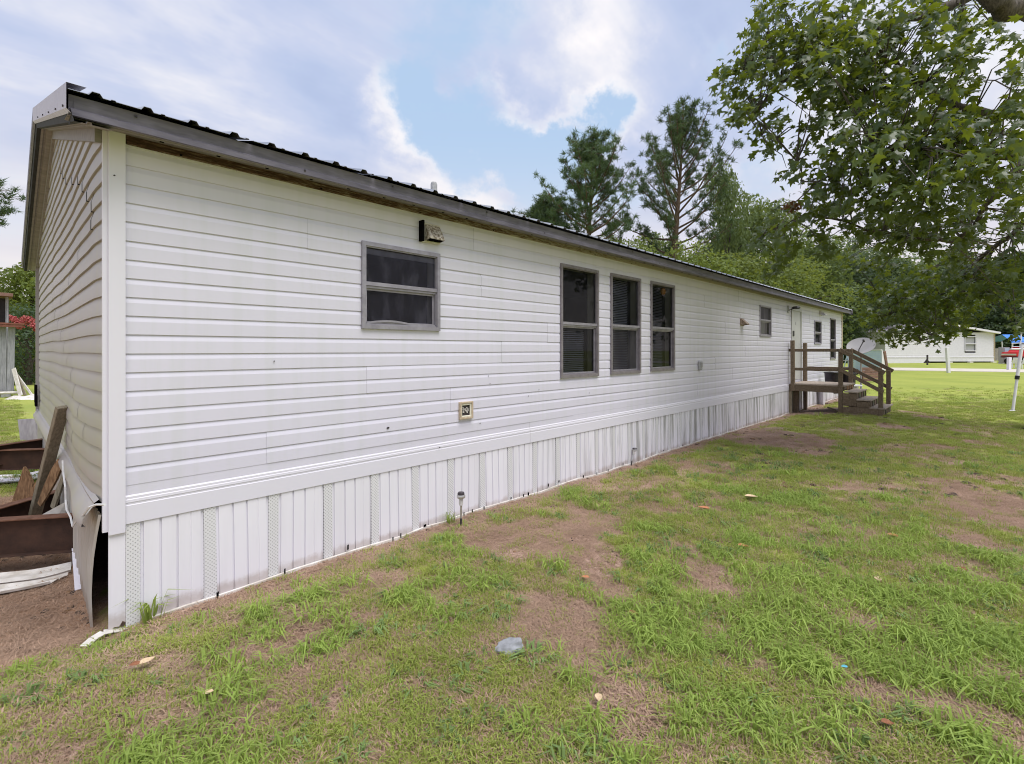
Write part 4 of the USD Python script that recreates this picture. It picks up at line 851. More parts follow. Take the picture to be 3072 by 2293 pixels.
MB().tube([lnb - nrm * .03, lnb + nrm * .05], [.035, .03], 8).build('feed_horn', M['lampdark'], sd)
MB().tube([(0, 0, g_ - .1), (0, 0, p[2] - .30), c - nrm * .06], .028, 8).build('mast', M['dish'], sd)
# low pale blue shed with its board landing, and a step ladder
def at_px(u, v, dep): q_ = ray(u, v, dep); return q_
dpt = 29.0
a = ray(2559, 1049, dpt + 3); b = ray(2645, 1049, dpt); c2 = ray(2655, 1049, dpt + 1.2)
ps = thing('low_trailer', 'low pale blue ribbed trailer with a white end behind the satellite dish', 'trailer', (b[0], b[1], 0))
A, B, C2 = np.array([*(a - b)[:2], 0]), np.zeros(3), np.array([*(c2 - b)[:2], 0]); hh = 1.56
nr = 11
for i in range(nr):
    z0, z1 = .25 + (hh - .25) * i / nr, .25 + (hh - .25) * (i + 1) / nr; nn = np.cross(A, [0, 0, 1.0]); nn /= np.linalg.norm(nn); nn *= np.sign(nn @ -FWD)
    MB().add([A + [0, 0, z0] + nn * .03, B + [0, 0, z0] + nn * .03, B + [0, 0, z1], A + [0, 0, z1], A + [0, 0, z0], B + [0, 0, z0]], [[0, 1, 2, 3], [4, 5, 1, 0]]).build('side_rib', M['paleblue'], ps)
sl_ = C2 / np.linalg.norm(C2)
MB().poly([B + [0, 0, .25], C2 + [0, 0, .25], C2 * 0.9 + [0, 0, hh - .12], B + [0, 0, hh]], -A / np.linalg.norm(A) * .02).build('white_end', M['white'], ps)
MB().bar(A + [0, 0, hh + .01], B + [0, 0, hh + .01], .08, .05).build('top_trim', M['white'], ps)
MB().bar(A + [0, 0, .2], B + [0, 0, .2], .1, .12).build('sill', M['greybox'], ps)
for t_ in (.25, .7):
    q_ = A * t_ - nn * .3; MB().tube([q_ + [-.05, 0, .2], q_ + [.05, .06, .2]], [.2, .2], 12).build('wheel', M['tyre'], ps)
p = ray(2621, 1128, 24.0)
pl = thing('board_landing', 'low red brown board landing seen through the step rails', 'landing', (p[0], p[1], 0))
for i in range(5):
    z = .12 + .135 * i; q_ = [RIGHT * -.50, RIGHT * .48]; MB().bar(q_[0] + [0, 0, z] + FWD * .03 * i, q_[1] + [0, 0, z] + FWD * .03 * i, .04, .125, ch=.004).build('board', M['brownboard'], pl)
for s_ in (-.46, .44): MB().bar(RIGHT * s_ + FWD * .06 + np.array([0, 0, -.1]), RIGHT * s_ + FWD * .22 + np.array([0, 0, .72]), .06, .06).build('leg', M['brownboard'], pl)
p = ray(2536, 1100, 21.0)
ld = thing('step_ladder', 'blue grey step ladder standing behind the landing post', 'ladder', (p[0], p[1], gz(p[0], p[1])))
for s_ in (-1, 1):
    MB().bar(RIGHT * .20 * s_, RIGHT * .12 * s_ + np.array([0, 0, 1.35]), .03, .06).build('rail', M['paleblue'], ld); MB().bar(RIGHT * .20 * s_ + FWD * .7, RIGHT * .12 * s_ + np.array([0, 0, 1.33]) + FWD * .06, .03, .04).build('rear_leg', M['paleblue'], ld)
for i in range(4): MB().bar(RIGHT * -.17 + np.array([0, 0, .28 + .28 * i]), RIGHT * .17 + np.array([0, 0, .28 + .28 * i]), .08, .025).build('tread', M['dish'], ld)
p = ray(2646, 1090, 26.0); q0 = ray(2653, 1054, 26.0); q1 = ray(2668, 1108, 26.0)
tag(MB().bar(q0, [q1[0], q1[1], -0.1], .10, .10, ch=.01).build('leaning_post', M['brownboard']), 'brown post leaning against the white end of the low trailer', 'post')

# ------------------------------------------------------------------ left of the house
# grey shed
sp = np.array([-0.15, 19.2, 0]); e2 = FWD * 1.0 + RIGHT * (42 - CU) / FPX * 1.06; e2 /= np.linalg.norm(e2); e1 = np.array([-e2[1], e2[0], 0]); hs = 2.40
sh = thing('shed', 'grey weathered board shed with a rusty red roof edge', 'shed', tuple(sp))
cr = ray(42, 1186, 17.2); sp2 = np.array([cr[0], cr[1], 0]) - sp
for i in range(14):
    a, b = e1 * (.185 * i + .004), e1 * (.185 * (i + 1) - .004)
    MB().bar(sp2 + (a + b) / 2 + [0, 0, .16], sp2 + (a + b) / 2 * 1.0 + np.array([0, 0, hs]) + e1 * -.04 * (1 if i == 0 else 0), .175, .025, up=e2).build('wall_board', M['greyshed'], sh)
MB().bar(sp2 + e2 * .05 + [0, 0, .16], sp2 + e2 * 2.6 + [0, 0, .16], .03, .05).build('sill', M['greyshed'], sh)
MB().add([sp2 + [0, 0, .14], sp2 + e2 * 2.6 + [0, 0, .14], sp2 + e2 * 2.6 + [0, 0, hs], sp2 + [0, 0, hs]], [[0, 1, 2, 3]]).build('side_wall', M['greyshed'], sh)
MB().bar(sp2 - e1 * .25 + e2 * 1.2 + [0, 0, hs + .07], sp2 + e1 * 2.8 + e2 * 1.2 + [0, 0, hs + .12], 3.0, .05).build('roof', M['redtin'], sh)
MB().bar(sp2 - e1 * .20 - e2 * .27 + [0, 0, hs + .01], sp2 + e1 * 2.8 - e2 * .27 + [0, 0, hs + .06], .03, .11).build('roof_edge', M['redtin'], sh)
for i in range(3): MB().box(*(lambda c: (c - [.12, .12, .12], c + [.12, .12, .12]))(sp2 + e1 * (.2 + 1.0 * i) + e2 * .15 + [0, 0, .05])).build('block', M['greybox'], sh)
tag(MB().tube([sp + sp2 - e1 * .15 - e2 * .2 + [0, 0, .11], sp + sp2 + e1 * 2.5 - e2 * .2 + [0, 0, .13]], .045, 8).build('white_pipe', M['offwhite']), 'off white pipe lying along the foot of the grey shed', 'pipe')
hp = sp + sp2 + e2 * 3.2 + e1 * .45
ht = thing('hutch', 'small brown roofed hutch with a wire front behind the shed', 'hutch', tuple(hp))
MB().bar(-e1 * .5 + [0, 0, 3.68], e1 * 1.5 + [0, 0, 3.72], 1.3, .12).build('roof', M['brownboard'], ht)
for i in range(6): MB().bar(e1 * (-.35 + .3 * i) - e2 * .3 + [0, 0, 2.4], e1 * (-.35 + .3 * i) - e2 * .3 + [0, 0, 3.64], .03, .03).build('bar', M['greybox'], ht)
for s_ in (-.35, 1.3): MB().bar(e1 * s_ + [0, 0, -.1], e1 * s_ + [0, 0, 3.64], .1, .1).build('leg', M['greyshed'], ht)
MB().bar(-e1 * .4 + e2 * .3 + [0, 0, 3.0], e1 * 1.4 + e2 * .3 + [0, 0, 3.0], .03, 1.2).build('back', M['tub'], ht)
for i, (u0, v0, u1, v1, w, lab) in enumerate([(41, 1106, 62, 1178, .14, 'broad grey board leaning on the shed, closest to its wall'), (44, 1112, 76, 1178, .10, 'thin grey board leaning on the shed between two others'), (46, 1118, 96, 1182, .07, 'long narrow board leaning on the shed, farthest from its wall')]):
    a, b = ray(u0, v0, 17.1), ray(u1, 1186, 16.9 + .1 * i); b[2] = 0.02
    tag(MB().bar(a, b, w, .03, up=FWD, ch=.004).build('leaning_board', M['offwhite'] if i != 1 else M['plank']), lab, 'board')
c = gnd(84, 1190); xs = np.linspace(-1, 1, 15); V = []
for i, a in enumerate(xs):
    for j, b in enumerate(xs):
        r2 = a * a + b * b; h = max(0, 1 - r2) * (.05 + .17 * meshkit.noise(np.array([a * 2.2, b * 2.2, 1.0]), 5)); V.append(c + RIGHT * a * .62 + FWD * b * .5 + np.array([0, 0, h + gz(*c[:2])]))
tag(MB().add(V, [[i * 15 + j, (i + 1) * 15 + j, (i + 1) * 15 + j + 1, i * 15 + j + 1] for i in range(14) for j in range(14)]).build('cloth_heap', M['offwhite'], smooth=True), 'crumpled off white tarp heaped at the foot of the leaning boards', 'tarp')
# scrap beside the end wall
def flat(name, pts, m, lab, cat, th=.006, zoff=.03):
    P = [gnd(u, v, -.08) for u, v in pts]
    for q_ in P: q_[2] = gz(q_[0], q_[1]) + zoff
    tag(MB().poly(P, (0, 0, th)).build(name, m), lab, cat)
def ribbed(name, uv, m, lab, cat, lift=0.05):
    """a strip of old siding on the ground, with a bent edge"""
    (u0, v0), (u1, v1), (u2, v2), (u3, v3) = uv
    a, b, c_, d_ = gnd(u0, v0, -.06), gnd(u1, v1, -.06), gnd(u2, v2, -.06), gnd(u3, v3, -.06); V = []
    prof = [(0, .03), (.05, .008), (.45, .016), (.5, .006), (.55, .022), (.95, .010), (1.0, .03)]
    n_ = 9
    for i in range(n_):
        t_ = i / (n_ - 1); p0, p1 = a + (b - a) * t_, d_ + (c_ - d_) * t_
        for s_, h in prof:
            q_ = p0 + (p1 - p0) * s_; q_[2] = gz(q_[0], q_[1]) + h + .012; V.append(q_)
    w = len(prof); tag(MB().add(V, [[i * w + j, i * w + j + 1, (i + 1) * w + j + 1, (i + 1) * w + j] for i in range(n_ - 1) for j in range(w - 1)]).build(name, m, smooth=25), lab, cat)
ribbed('siding_scrap', [(-120, 1712), (214, 1668), (212, 1690), (-120, 1745)], M['offwhite'], 'dirty white strip of old siding on the ground below the nearest rusty beam', 'siding scrap')
ribbed('siding_scrap', [(-120, 1748), (205, 1697), (150, 1720), (-120, 1775)], M['offwhite'], 'torn off white siding strip on the brown straw, nearest the camera', 'siding scrap')
ribbed('siding_scrap', [(-150, 1432), (142, 1405), (142, 1420), (-150, 1452)], M['white'], 'white siding strip lying between the two pairs of rusty beams', 'siding scrap')
a, b = gnd(222, 1660, -.08), gnd(234, 1752, -.08); a[2] = gz(*a[:2]) + .17; b[2] = gz(*b[:2]) + .01
tag(MB().bar(a, b, .035, .008, ch=.002).build('vinyl_strip', M['white']), 'narrow white vinyl strip propped up beside the peeled skirting', 'vinyl strip')
P = [ray(117, 1549, 4.05), ray(200, 1504, 4.15), ray(196, 1542, 4.15), ray(190, 1600, 4.12), ray(130, 1590, 4.05)]
tag(MB().poly(P, FWD * .01).build('sheet_offcut', M['offwhite']), 'triangular off white sheet offcut wedged between two rusty beams', 'offcut')
P = [ray(53, 1259, 8.9), ray(113, 1256, 9.1), ray(118, 1330, 9.1), ray(62, 1335, 8.9)]
tag(MB().poly(P, FWD * .03).build('metal_sheet', M['rake']), 'pale grey panel standing at the far corner of the end wall', 'panel')
tag(MB().bar((-.245, 2.59, -.12), (-.062, 1.99, 1.09), .042, .090, up=(-.9, -.3, -.25), ch=.004).build('timber', M['plank']), 'long grey timber leaning against the end wall', 'timber')
def shard(pts, dep, m, lab, th=.025):
    tag(MB().poly([ray(u, v, d_) for (u, v), d_ in zip(pts, dep)], FWD * th).build('broken_board', m), lab, 'broken board', 'broken boards piled by the beams')
shard([(70, 1401), (80, 1415), (97, 1452), (92, 1500), (88, 1560), (25, 1560), (40, 1490), (58, 1440)], [4.75] * 8, M['brokenwood'], 'broad broken board with a pointed top, standing left of the grey timber')
shard([(134, 1398), (142, 1408), (94, 1500), (70, 1560), (48, 1560), (80, 1490), (120, 1425)], [4.6] * 7, M['brokenwood'], 'narrow brown board just left of the grey timber')
shard([(172, 1378), (186, 1394), (168, 1440), (140, 1490), (120, 1520), (112, 1510), (130, 1460), (152, 1410)], [4.35] * 8, M['brokenwood'], 'brown split board just right of the grey timber')
shard([(186, 1425), (190, 1440), (178, 1480), (160, 1530), (150, 1520), (170, 1462)], [4.3] * 6, M['plank'], 'short dark board farthest right of the grey timber')
def onwall(u, v, x=-.10):
    k = (u - CU) / FPX; dx, dy = FWD[0] + RIGHT[0] * k, FWD[1] + RIGHT[1] * k; t_ = (x - CAM[0]) / dx
    return np.array([x, CAM[1] + dy * t_, CAM[2] + (CV - v) / FPX * t_])
tag(MB().tube([onwall(*q_) for q_ in [(188, 1382), (190, 1420), (196, 1462), (197, 1500), (200, 1530), (212, 1552), (218, 1580), (230, 1562), (250, 1545), (268, 1522), (290, 1514), (314, 1514)]], .006, 5).build('cable', M['wire']), 'thin white cable hanging from the drooping end trim', 'cable')
# curved strip of vinyl at the corner of the skirting
pts = [gnd(u, v, -.02) for u, v in [(251, 1896), (280, 1880), (310, 1866), (340, 1858), (366, 1850), (376, 1838)]]
for i, q_ in enumerate(pts): q_[2] = gz(*q_[:2]) + .018 + .02 * math.sin(i * .9)
mb = MB()
for a, b in zip(pts[:-1], pts[1:]): mb.bar(a, b, .055, .008, ch=.002)
tag(mb.build('vinyl_offcut', M['offwhite']), 'curved off white vinyl offcut on the grass at the house corner', 'offcut')

# ------------------------------------------------------------------ yard things in front of the long wall
def stake_lamp(loc, lab, tilt=0.0, h=.33):
    t_ = thing('stake_light', lab, 'garden light', loc, group=None)
    c = np.array([tilt, 0, h])
    MB().tube([(0, 0, -.08), c * .28], [.006, .010], 6).build('spike', M['lampdark'], t_)
    MB().tube([c * .26, c * .66], [.0095, .0095], 8).build('stem', M['lampmetal'] if h > .3 else M['greybox'], t_)
    MB().lathe([(.017, h * .62), (.020, h * .66), (.020, h * .80), (.017, h * .82)], (tilt * .75, 0, 0), 12).build('lens', M['lampglass'], t_, smooth=40)
    MB().lathe([(.02, h * .80), (.036, h * .825), (.040, h * .85), (.040, h * .88), (.036, h * .91), (.030, h * .915)], (tilt * .9, 0, 0), 14).build('collar', M['lampmetal'], t_, smooth=40)
    MB().lathe([(.031, h * .91), (.033, h * .95), (.026, h * .985), (.0, h)], (tilt * .95, 0, 0), 12).build('cap', M['lampdark'], t_, smooth=40)
p = gnd(1383, 1575, -.03); stake_lamp((p[0], p[1], gz(p[0], p[1])), 'upright solar stake light in front of the skirting', 0.0, .335)
p = gnd(1892, 1390, -.05); stake_lamp((p[0], p[1], gz(p[0], p[1])), 'small grey stake light leaning over beside the farther skirting', .12, .24)
rp = gnd(1528, 1951)
V, F = [], []
import trimesh
ic = trimesh.creation.icosphere(3, 1.0); v_ = np.array(ic.vertices); nzv = meshkit.fbm(v_ * 1.5 + 4, 3, 8)
v_ = v_ * (0.55 + .9 * nzv)[:, None] * np.array([.070, .046, .050]); v_[:, 2] *= (1.0 + 7.0 * v_[:, 0]); v_[:, 2] = np.where(v_[:, 2] > 0.03, v_[:, 2] * .9, v_[:, 2])
ang = math.atan2(RIGHT[1], RIGHT[0]); R2 = np.array([[math.cos(ang), math.sin(ang), 0], [-math.sin(ang), math.cos(ang), 0], [0, 0, 1]])
tag(MB().add(v_ @ R2 + rp + [0, 0, gz(*rp[:2]) + .01], ic.faces).build('stone', M['stone'], smooth=25), 'pale grey wedge shaped stone in the bare patch of lawn', 'stone')
# fallen leaves and litter
def leaf_on_lawn(u, v, size, m, lab, cat='leaf', name='fallen_leaf', curl=.35):
    c = gnd(u, v); n_ = 9; V = []; a0 = (u * 7 + v * 3) % 6.28
    for i in range(n_):
        t_ = i / (n_ - 1); w = math.sin(math.pi * t_ ** .8) * .33 + .01
        for s_ in (-1, 0, 1): V.append((size * (t_ - .5), size * w * s_, size * (curl * abs(s_) * w + curl * .6 * (t_ - .5) ** 2) + .012))
    V = np.array(V); ca, sa = math.cos(a0), math.sin(a0); V = np.stack([V[:, 0] * ca - V[:, 1] * sa, V[:, 0] * sa + V[:, 1] * ca, V[:, 2] * 1.3], -1) + c + [0, 0, gz(*c[:2]) + .022]
    tag(MB().add(V, [[3 * i + j, 3 * i + 3 + j, 3 * i + 4 + j, 3 * i + 1 + j] for i in range(n_ - 1) for j in (0, 1)]).build(name, m, smooth=True), lab, cat)
M['brownleaf'] = rough('brown_leaf', (0.16, 0.06, 0.03), (0.28, 0.12, 0.06), 60, .7); M['tanleaf'] = rough('tan_leaf', (0.50, 0.36, 0.22), (0.62, 0.48, 0.32), 60, .7); M['orangeleaf'] = rough('orange_leaf', (0.38, 0.15, 0.07), (0.48, 0.22, 0.11), 60, .7)
for u, v, s_, m, lab in [(1899, 1857, .06, 'brownleaf', 'curled rust brown leaf in the lush grass right of the bare patch'), (1756, 1750, .055, 'orangeleaf', 'flat orange leaf on the bare patch behind the stone'), (2229, 1648, .085, 'orangeleaf', 'orange leaf on the lawn toward the steps, lower of two'), (2111, 1537, .11, 'orangeleaf', 'orange leaf closest to the middle of the long wall'),
                         (2677, 1625, .085, 'orangeleaf', 'orange brown leaf on the right part of the lawn below the steps'), (2636, 1758, .075, 'tanleaf', 'tan leaf on the right lawn just above the lush grass'), (2884, 1726, .075, 'brownleaf', 'rust brown curled leaf near the right edge of the lawn'), (2663, 2197, .05, 'brownleaf', 'brown leaf in the thick grass at lower right'),
                         (442, 2002, .07, 'tanleaf', 'pale tan leaf at lower left beside a brown one'), (408, 2012, .06, 'brownleaf', 'brown leaf at lower left beside a pale tan one'), (622, 2102, .05, 'tanleaf', 'small tan leaf nearest the camera at lower left'), (1796, 2122, .05, 'tanleaf', 'tan oval leaf in the straw at bottom centre'), (2254, 1506, .13, 'tanleaf', 'long tan leaf on the lawn nearest the small stake light')]:
    leaf_on_lawn(u, v, s_, M[m], lab)
leaf_on_lawn(2533, 2020, .032, M['blueplastic'], 'scrap of pale blue plastic wrapper in the straw', 'wrapper', 'wrapper', .2)

# ------------------------------------------------------------------ far right: neighbour's home, posts, canopy, chairs, car
nb0 = ray(2655, 1094, 58.0); nb1 = ray(2982, 1094.5, 60.5); nb0[2] = nb1[2] = 0
ex = nb1 - nb0; W2 = np.linalg.norm(ex); ex /= W2; ey = np.array([-ex[1], ex[0], 0]); ey *= np.sign(ey @ FWD)
nh = thing('neighbour_home', "neighbour's white mobile home across the road, gable end with one window", 'mobile home', tuple(nb0))
zc = lambda v: CAM[2] + (CV - v) * 59.3 / FPX
zE, zR = zc(997), zc(974)
def gz2(x): return zE + (zR - zE) * (1 - abs(x - W2 / 2) / (W2 / 2))
wx0, wx1, wz0, wz1 = (2891 - 2655) / 327 * W2, (2924 - 2655) / 327 * W2, zc(1053), zc(1010)
nrow = 16; zlo = .72
for i in range(nrow):
    z0 = zlo + (zR - zlo) * i / nrow; z1 = zlo + (zR - zlo) * (i + 1) / nrow; mb = MB(); xa = 0 if z0 < zE else W2 / 2 * (1 - (zR - z0) / (zR - zE)); xa = max(0, xa if z0 >= zE else 0)
    for (a, b) in ([(xa, wx0), (wx1, W2 - xa)] if z1 > wz0 and z0 < wz1 else [(xa, W2 - xa)]):
        if b - a < .05: continue
        zt = min(z1, max(gz2(a + 1e-3), zE)); zt2 = min(z1, max(gz2(b - 1e-3), zE))
        MB().add([ex * a + [0, 0, z0] - ey * .03, ex * b + [0, 0, z0] - ey * .03, ex * b + [0, 0, max(z0, zt2)], ex * a + [0, 0, max(z0, zt)], ex * a + [0, 0, z0], ex * b + [0, 0, z0]], [[0, 1, 2, 3], [4, 5, 1, 0]]).build('siding_board', M['white'], nh)
MB().bar(ex * 0 + [0, 0, .69] - ey * .05, ex * W2 + [0, 0, .69] - ey * .05, .04, .12).build('trim_band', M['white'], nh)
MB().bar(ex * 0 - ey * .02 + [0, 0, .30], ex * W2 * .37 - ey * .02 + [0, 0, .30], .03, .62).build('skirting_panel', M['white'], nh); MB().bar(ex * W2 * .37 - ey * .02 + [0, 0, .42], ex * W2 - ey * .02 + [0, 0, .38], .03, .46).build('skirting_panel', M['white'], nh)
MB().bar(ex * W2 * .36 + ey * .3 + [0, 0, .10], ex * W2 + ey * .3 + [0, 0, .10], .03, .30).build('crawl_space', M['hole'], nh)
MB().poly([ex * W2 * .34 - ey * .04 + [0, 0, .02], ex * W2 * .40 - ey * .10 + [0, 0, .02], ex * W2 * .37 - ey * .03 + [0, 0, .5]], -ey * .02).build('torn_panel', M['tub'], nh)
for t_ in (.56, .75, .97): MB().bar(ex * W2 * t_ - ey * .1 + [0, 0, .07], ex * (W2 * t_ + .5) - ey * .1 + [0, 0, .07], .3, .14).build('block', M['offwhite'], nh)
for a, b in ((-.35, W2 / 2), (W2 + .35, W2 / 2)): MB().bar(ex * a - ey * .25 + [0, 0, zE - .02 + (zR - zE) * (-.35 if a != W2 / 2 else 0) / (W2 / 2)], ex * b - ey * .25 + [0, 0, zR + .10], .5, .22).build('rake_trim', M['white'], nh)
for a, b in ((-.35, W2 / 2), (W2 + .35, W2 / 2)): MB().add([ex * a - ey * .5 + [0, 0, zE + .02], ex * b - ey * .5 + [0, 0, zR + .24], ex * b + ey * 16 + [0, 0, zR + .24], ex * a + ey * 16 + [0, 0, zE + .02]], [[0, 1, 2, 3]]).build('roof', M['rake'], nh)
MB().add([ex * W2, ex * W2 + ey * 16, ex * W2 + ey * 16 + [0, 0, zE], ex * W2 + [0, 0, zE]], [[0, 1, 2, 3]]).add([ex * 0., ey * 16, ey * 16 + [0, 0, zE], [0, 0, zE]], [[0, 1, 2, 3]]).build('side_walls', M['white'], nh)
MB().bar(ex * W2 + [0, 0, .3] - ey * .04, ex * W2 + [0, 0, zE] - ey * .04, .14, .1).build('corner_post', M['cream'], nh)
nw = MB(); 
for a, b in (((wx0, wz0), (wx0, wz1)), ((wx1, wz0), (wx1, wz1)), ((wx0, wz1), (wx1, wz1)), ((wx0, wz0), (wx1, wz0)), ((wx0, (wz0 + wz1) / 2), (wx1, (wz0 + wz1) / 2))): nw.bar(ex * a[0] + [0, 0, a[1]] - ey * .05, ex * b[0] + [0, 0, b[1]] - ey * .05, .1, .1)
wn = thing('window', parent=nh); nw.build('frame', M['white'], wn)
MB().add([ex * wx0 + [0, 0, wz0] + ey * .05, ex * wx1 + [0, 0, wz0] + ey * .05, ex * wx1 + [0, 0, wz1] + ey * .05, ex * wx0 + [0, 0, wz1] + ey * .05], [[0, 1, 2, 3]]).build('pane', M['greybox'], wn)
# posts
p = gnd(2846, 1118.7); tag(MB().bar(p - [0, 0, .1], (p[0] + RIGHT[0] * -.12, p[1] + RIGHT[1] * -.12, 1.72), .17, .17, up=FWD, ch=.01).build('white_post', M['white']), "square white post at the roadside in front of the neighbour's home", 'post')
p = gnd(2782, 1095.5); tag(MB().bar(p - [0, 0, .1], (p[0], p[1], 1.05), .12, .12, up=FWD, ch=.01).build('dark_post', M['lampdark']), "short dark post before the neighbour's skirting", 'post')
p = gnd(3037, 1233.8)
pp = thing('leaning_pole', 'white pole leaning to the right with a black clamp', 'pole', tuple(p))
k_ = 12.8 / FPX; tp = RIGHT * .25 + np.array([0, 0, 1.72])
MB().tube([(0, 0, -.08), tp * .52], [.030, .030], 10).build('lower_tube', M['white'], pp, smooth=40); MB().tube([tp * .50, tp], [.036, .036], 10).build('upper_tube', M['white'], pp, smooth=40)
MB().tube([tp * .475, tp * .53], [.047, .047], 10).build('clamp', M['black'], pp, smooth=40); MB().lathe([(.07, 0), (.07, .015), (.035, .03)], sides=10).build('foot', M['white'], pp)
tag(MB().tube([p + tp * .93 - RIGHT * .27, p + tp * .93 + RIGHT * .5], .022, 8).build('cross_tube', M['white']), 'white tube lying across the leaning pole near its top', 'tube')
# blue canopy on white poles
cp = ray(3020, 1080, 62.0); cp[2] = 0
cn = thing('canopy', "blue canopy on white poles beyond the neighbour's home", 'canopy', tuple(cp)); z_ = lambda v: CAM[2] + (CV - v) * 62 / FPX; x_ = lambda u: RIGHT * ((u - 3020) / FPX * 62)
top = [x_(3006) + [0, 0, z_(1004)], x_(3049) + [0, 0, z_(1004)], x_(3063) + [0, 0, z_(1024)] - FWD * 1.6, x_(2996) + [0, 0, z_(1026)] - FWD * 1.6]
MB().add([*top, *[q_ + FWD * 3.2 * (1 if i > 1 else 0) for i, q_ in enumerate(top)]], [[0, 3, 2, 1]]).build('front_slope', M['bluetarp'], cn)
MB().add([top[0], top[1], top[2] + FWD * 4.2, top[3] + FWD * 4.2], [[0, 1, 2, 3]]).build('rear_slope', M['bluetarp'], cn)
for nm, (a, b) in (('valance', (top[3], top[2])),): MB().poly([a, b, b - [0, 0, .22], a - [0, 0, .26]], FWD * .03).build(nm, M['bluetarp'], cn)
MB().bar(top[3] - [.2, 0, .2], top[2] - [0, 0, .20], .08, .08).build('valance_pole', M['white'], cn)
for u0, v0, u1, d_ in ((2999, 1030, 2994, -1.6), (3066, 1030, 3075, -1.6), (3022, 1004, 3014, -1.7), (3062, 1024, 3068, 2.4)): MB().tube([x_(u1) + FWD * d_, x_(u0) + FWD * d_ + [0, 0, z_(v0)]], .07, 8).build('pole', M['white'], cn)
# plank fence behind
fp = ray(2984, 1080, 72.0); fp[2] = 0
fe = thing('plank_fence', 'grey plank fence between the neighbour and the blue canopy', 'fence', tuple(fp))
for i in range(12): MB().bar(RIGHT * (.20 * i) + [0, 0, -.1], RIGHT * (.20 * i) + [0, 0, 1.75 + .03 * (i % 3)], .18, .03, up=FWD).build('board', M['greywall'], fe)
# white cabinet, round red and white stand, chairs
wp = ray(3012, 1098, 56.0); wp[2] = 0
cb = thing('white_cabinet', 'pale blue white cabinet standing under the canopy', 'cabinet', tuple(wp))
MB().obox(np.array([0, 0, .95]), [RIGHT, FWD, [0, 0, 1]], (.36, .3, .9), .02).build('cabinet_body', M['rake'], cb); MB().obox(RIGHT * .05 + np.array([0, 0, .95]) - FWD * .305, [RIGHT, FWD, [0, 0, 1]], (.26, .008, .8)).build('door', M['paleblue'], cb)
for s_ in (-.3, .3): MB().obox(RIGHT * s_ + np.array([0, 0, .03]), [RIGHT, FWD, [0, 0, 1]], (.07, .3, .06)).build('foot', M['white'], cb)
p = gnd(3026.5, 1111); tag(MB().bar(p - [0, 0, .1], p + [0, 0, 1.0] + RIGHT * .03, .2, .2, up=FWD, ch=.01).build('white_post', M['white']), 'white roadside post in front of the pale cabinet', 'post')
def chair(loc, lab, face):
    c_ = thing('plastic_chair', lab, 'chair', loc, face, 'white plastic chairs beyond the road')
    MB().box((-.25, -.24, .40), (.25, .22, .44), .01).build('seat', M['white'], c_)
    MB().bar((0, .22, .44), (0, .34, .88), .48, .03, up=(0, 1, 0)).build('backrest', M['white'], c_)
    for a, b in ((-.22, -.2), (.22, -.2), (-.22, .2), (.22, .2)): MB().bar((a * 1.15, b * 1.2, 0), (a, b, .40), .05, .05).build('leg', M['white'], c_)
    for a in (-.25, .25): MB().bar((a, -.22, .64), (a, .28, .66), .05, .03).build('armrest', M['white'], c_)
p = gnd(3043, 1104); chair(tuple(p), 'white plastic chair between the cabinet and the red car', 2.0); p = gnd(3062, 1106); chair(tuple(p), 'white plastic chair nearest the right edge of the photo', 2.6)
# red car
rc = ray(3080, 1085, 54.0); rc[2] = 0
car = thing('red_car', 'red car parked at the right edge beyond the road', 'car', tuple(rc))
side = np.array([(-2.0, .35), (-2.05, .75), (-1.95, .95), (-1.2, 1.05), (-.75, 1.5), (.8, 1.52), (1.4, 1.08), (2.0, 1.0), (2.1, .7), (2.0, .35)])
def prof(pts, half, m, nm, dx=0.0):
    V = np.vstack([[RIGHT * x * .95 + FWD * s_ * half + np.array([0, 0, z + .35]) for x, z in pts] for s_ in (-1, 1)]); n_ = len(pts)
    mb = MB().add(V, [[i, (i + 1) % n_, n_ + (i + 1) % n_, n_ + i] for i in range(n_)]); mb.add(V[:n_], [[0, i + 1, i] for i in range(1, n_ - 1)]).add(V[n_:], [[0, i, i + 1] for i in range(1, n_ - 1)])
    mb.build(nm, m, car)
prof(side, .85, M['redpaint'], 'body')
prof([(-1.08, 1.08), (-.72, 1.44), (.75, 1.45), (1.2, 1.08)], .87, M['lampdark'], 'window')
prof([(-.80, 1.53), (-.7, 1.60), (.75, 1.60), (.85, 1.53)], .75, M['white'], 'roof_rack')
for x in (-1.3, 1.25):
    c = RIGHT * x * .95 + np.array([0, 0, .33]); w_ = MB().tube([c - FWD * .92, c - FWD * .70], [.33, .33], 16).build('wheel', M['tyre'], car); MB().tube([c - FWD * .93, c - FWD * .9], [.2, .2], 12).build('rim', M['lampmetal'], w_)
    MB().tube([c + FWD * .92, c + FWD * .70], [.33, .33], 16).build('wheel', M['tyre'], car)
prof([(-2.08, .62), (-2.09, .78), (-1.9, .80), (-1.9, .62)], .8, M['lampglass'], 'headlight'); prof([(-2.1, .38), (-2.1, .5), (2.12, .5), (2.12, .38)], .86, M['black'], 'bumper_strip')
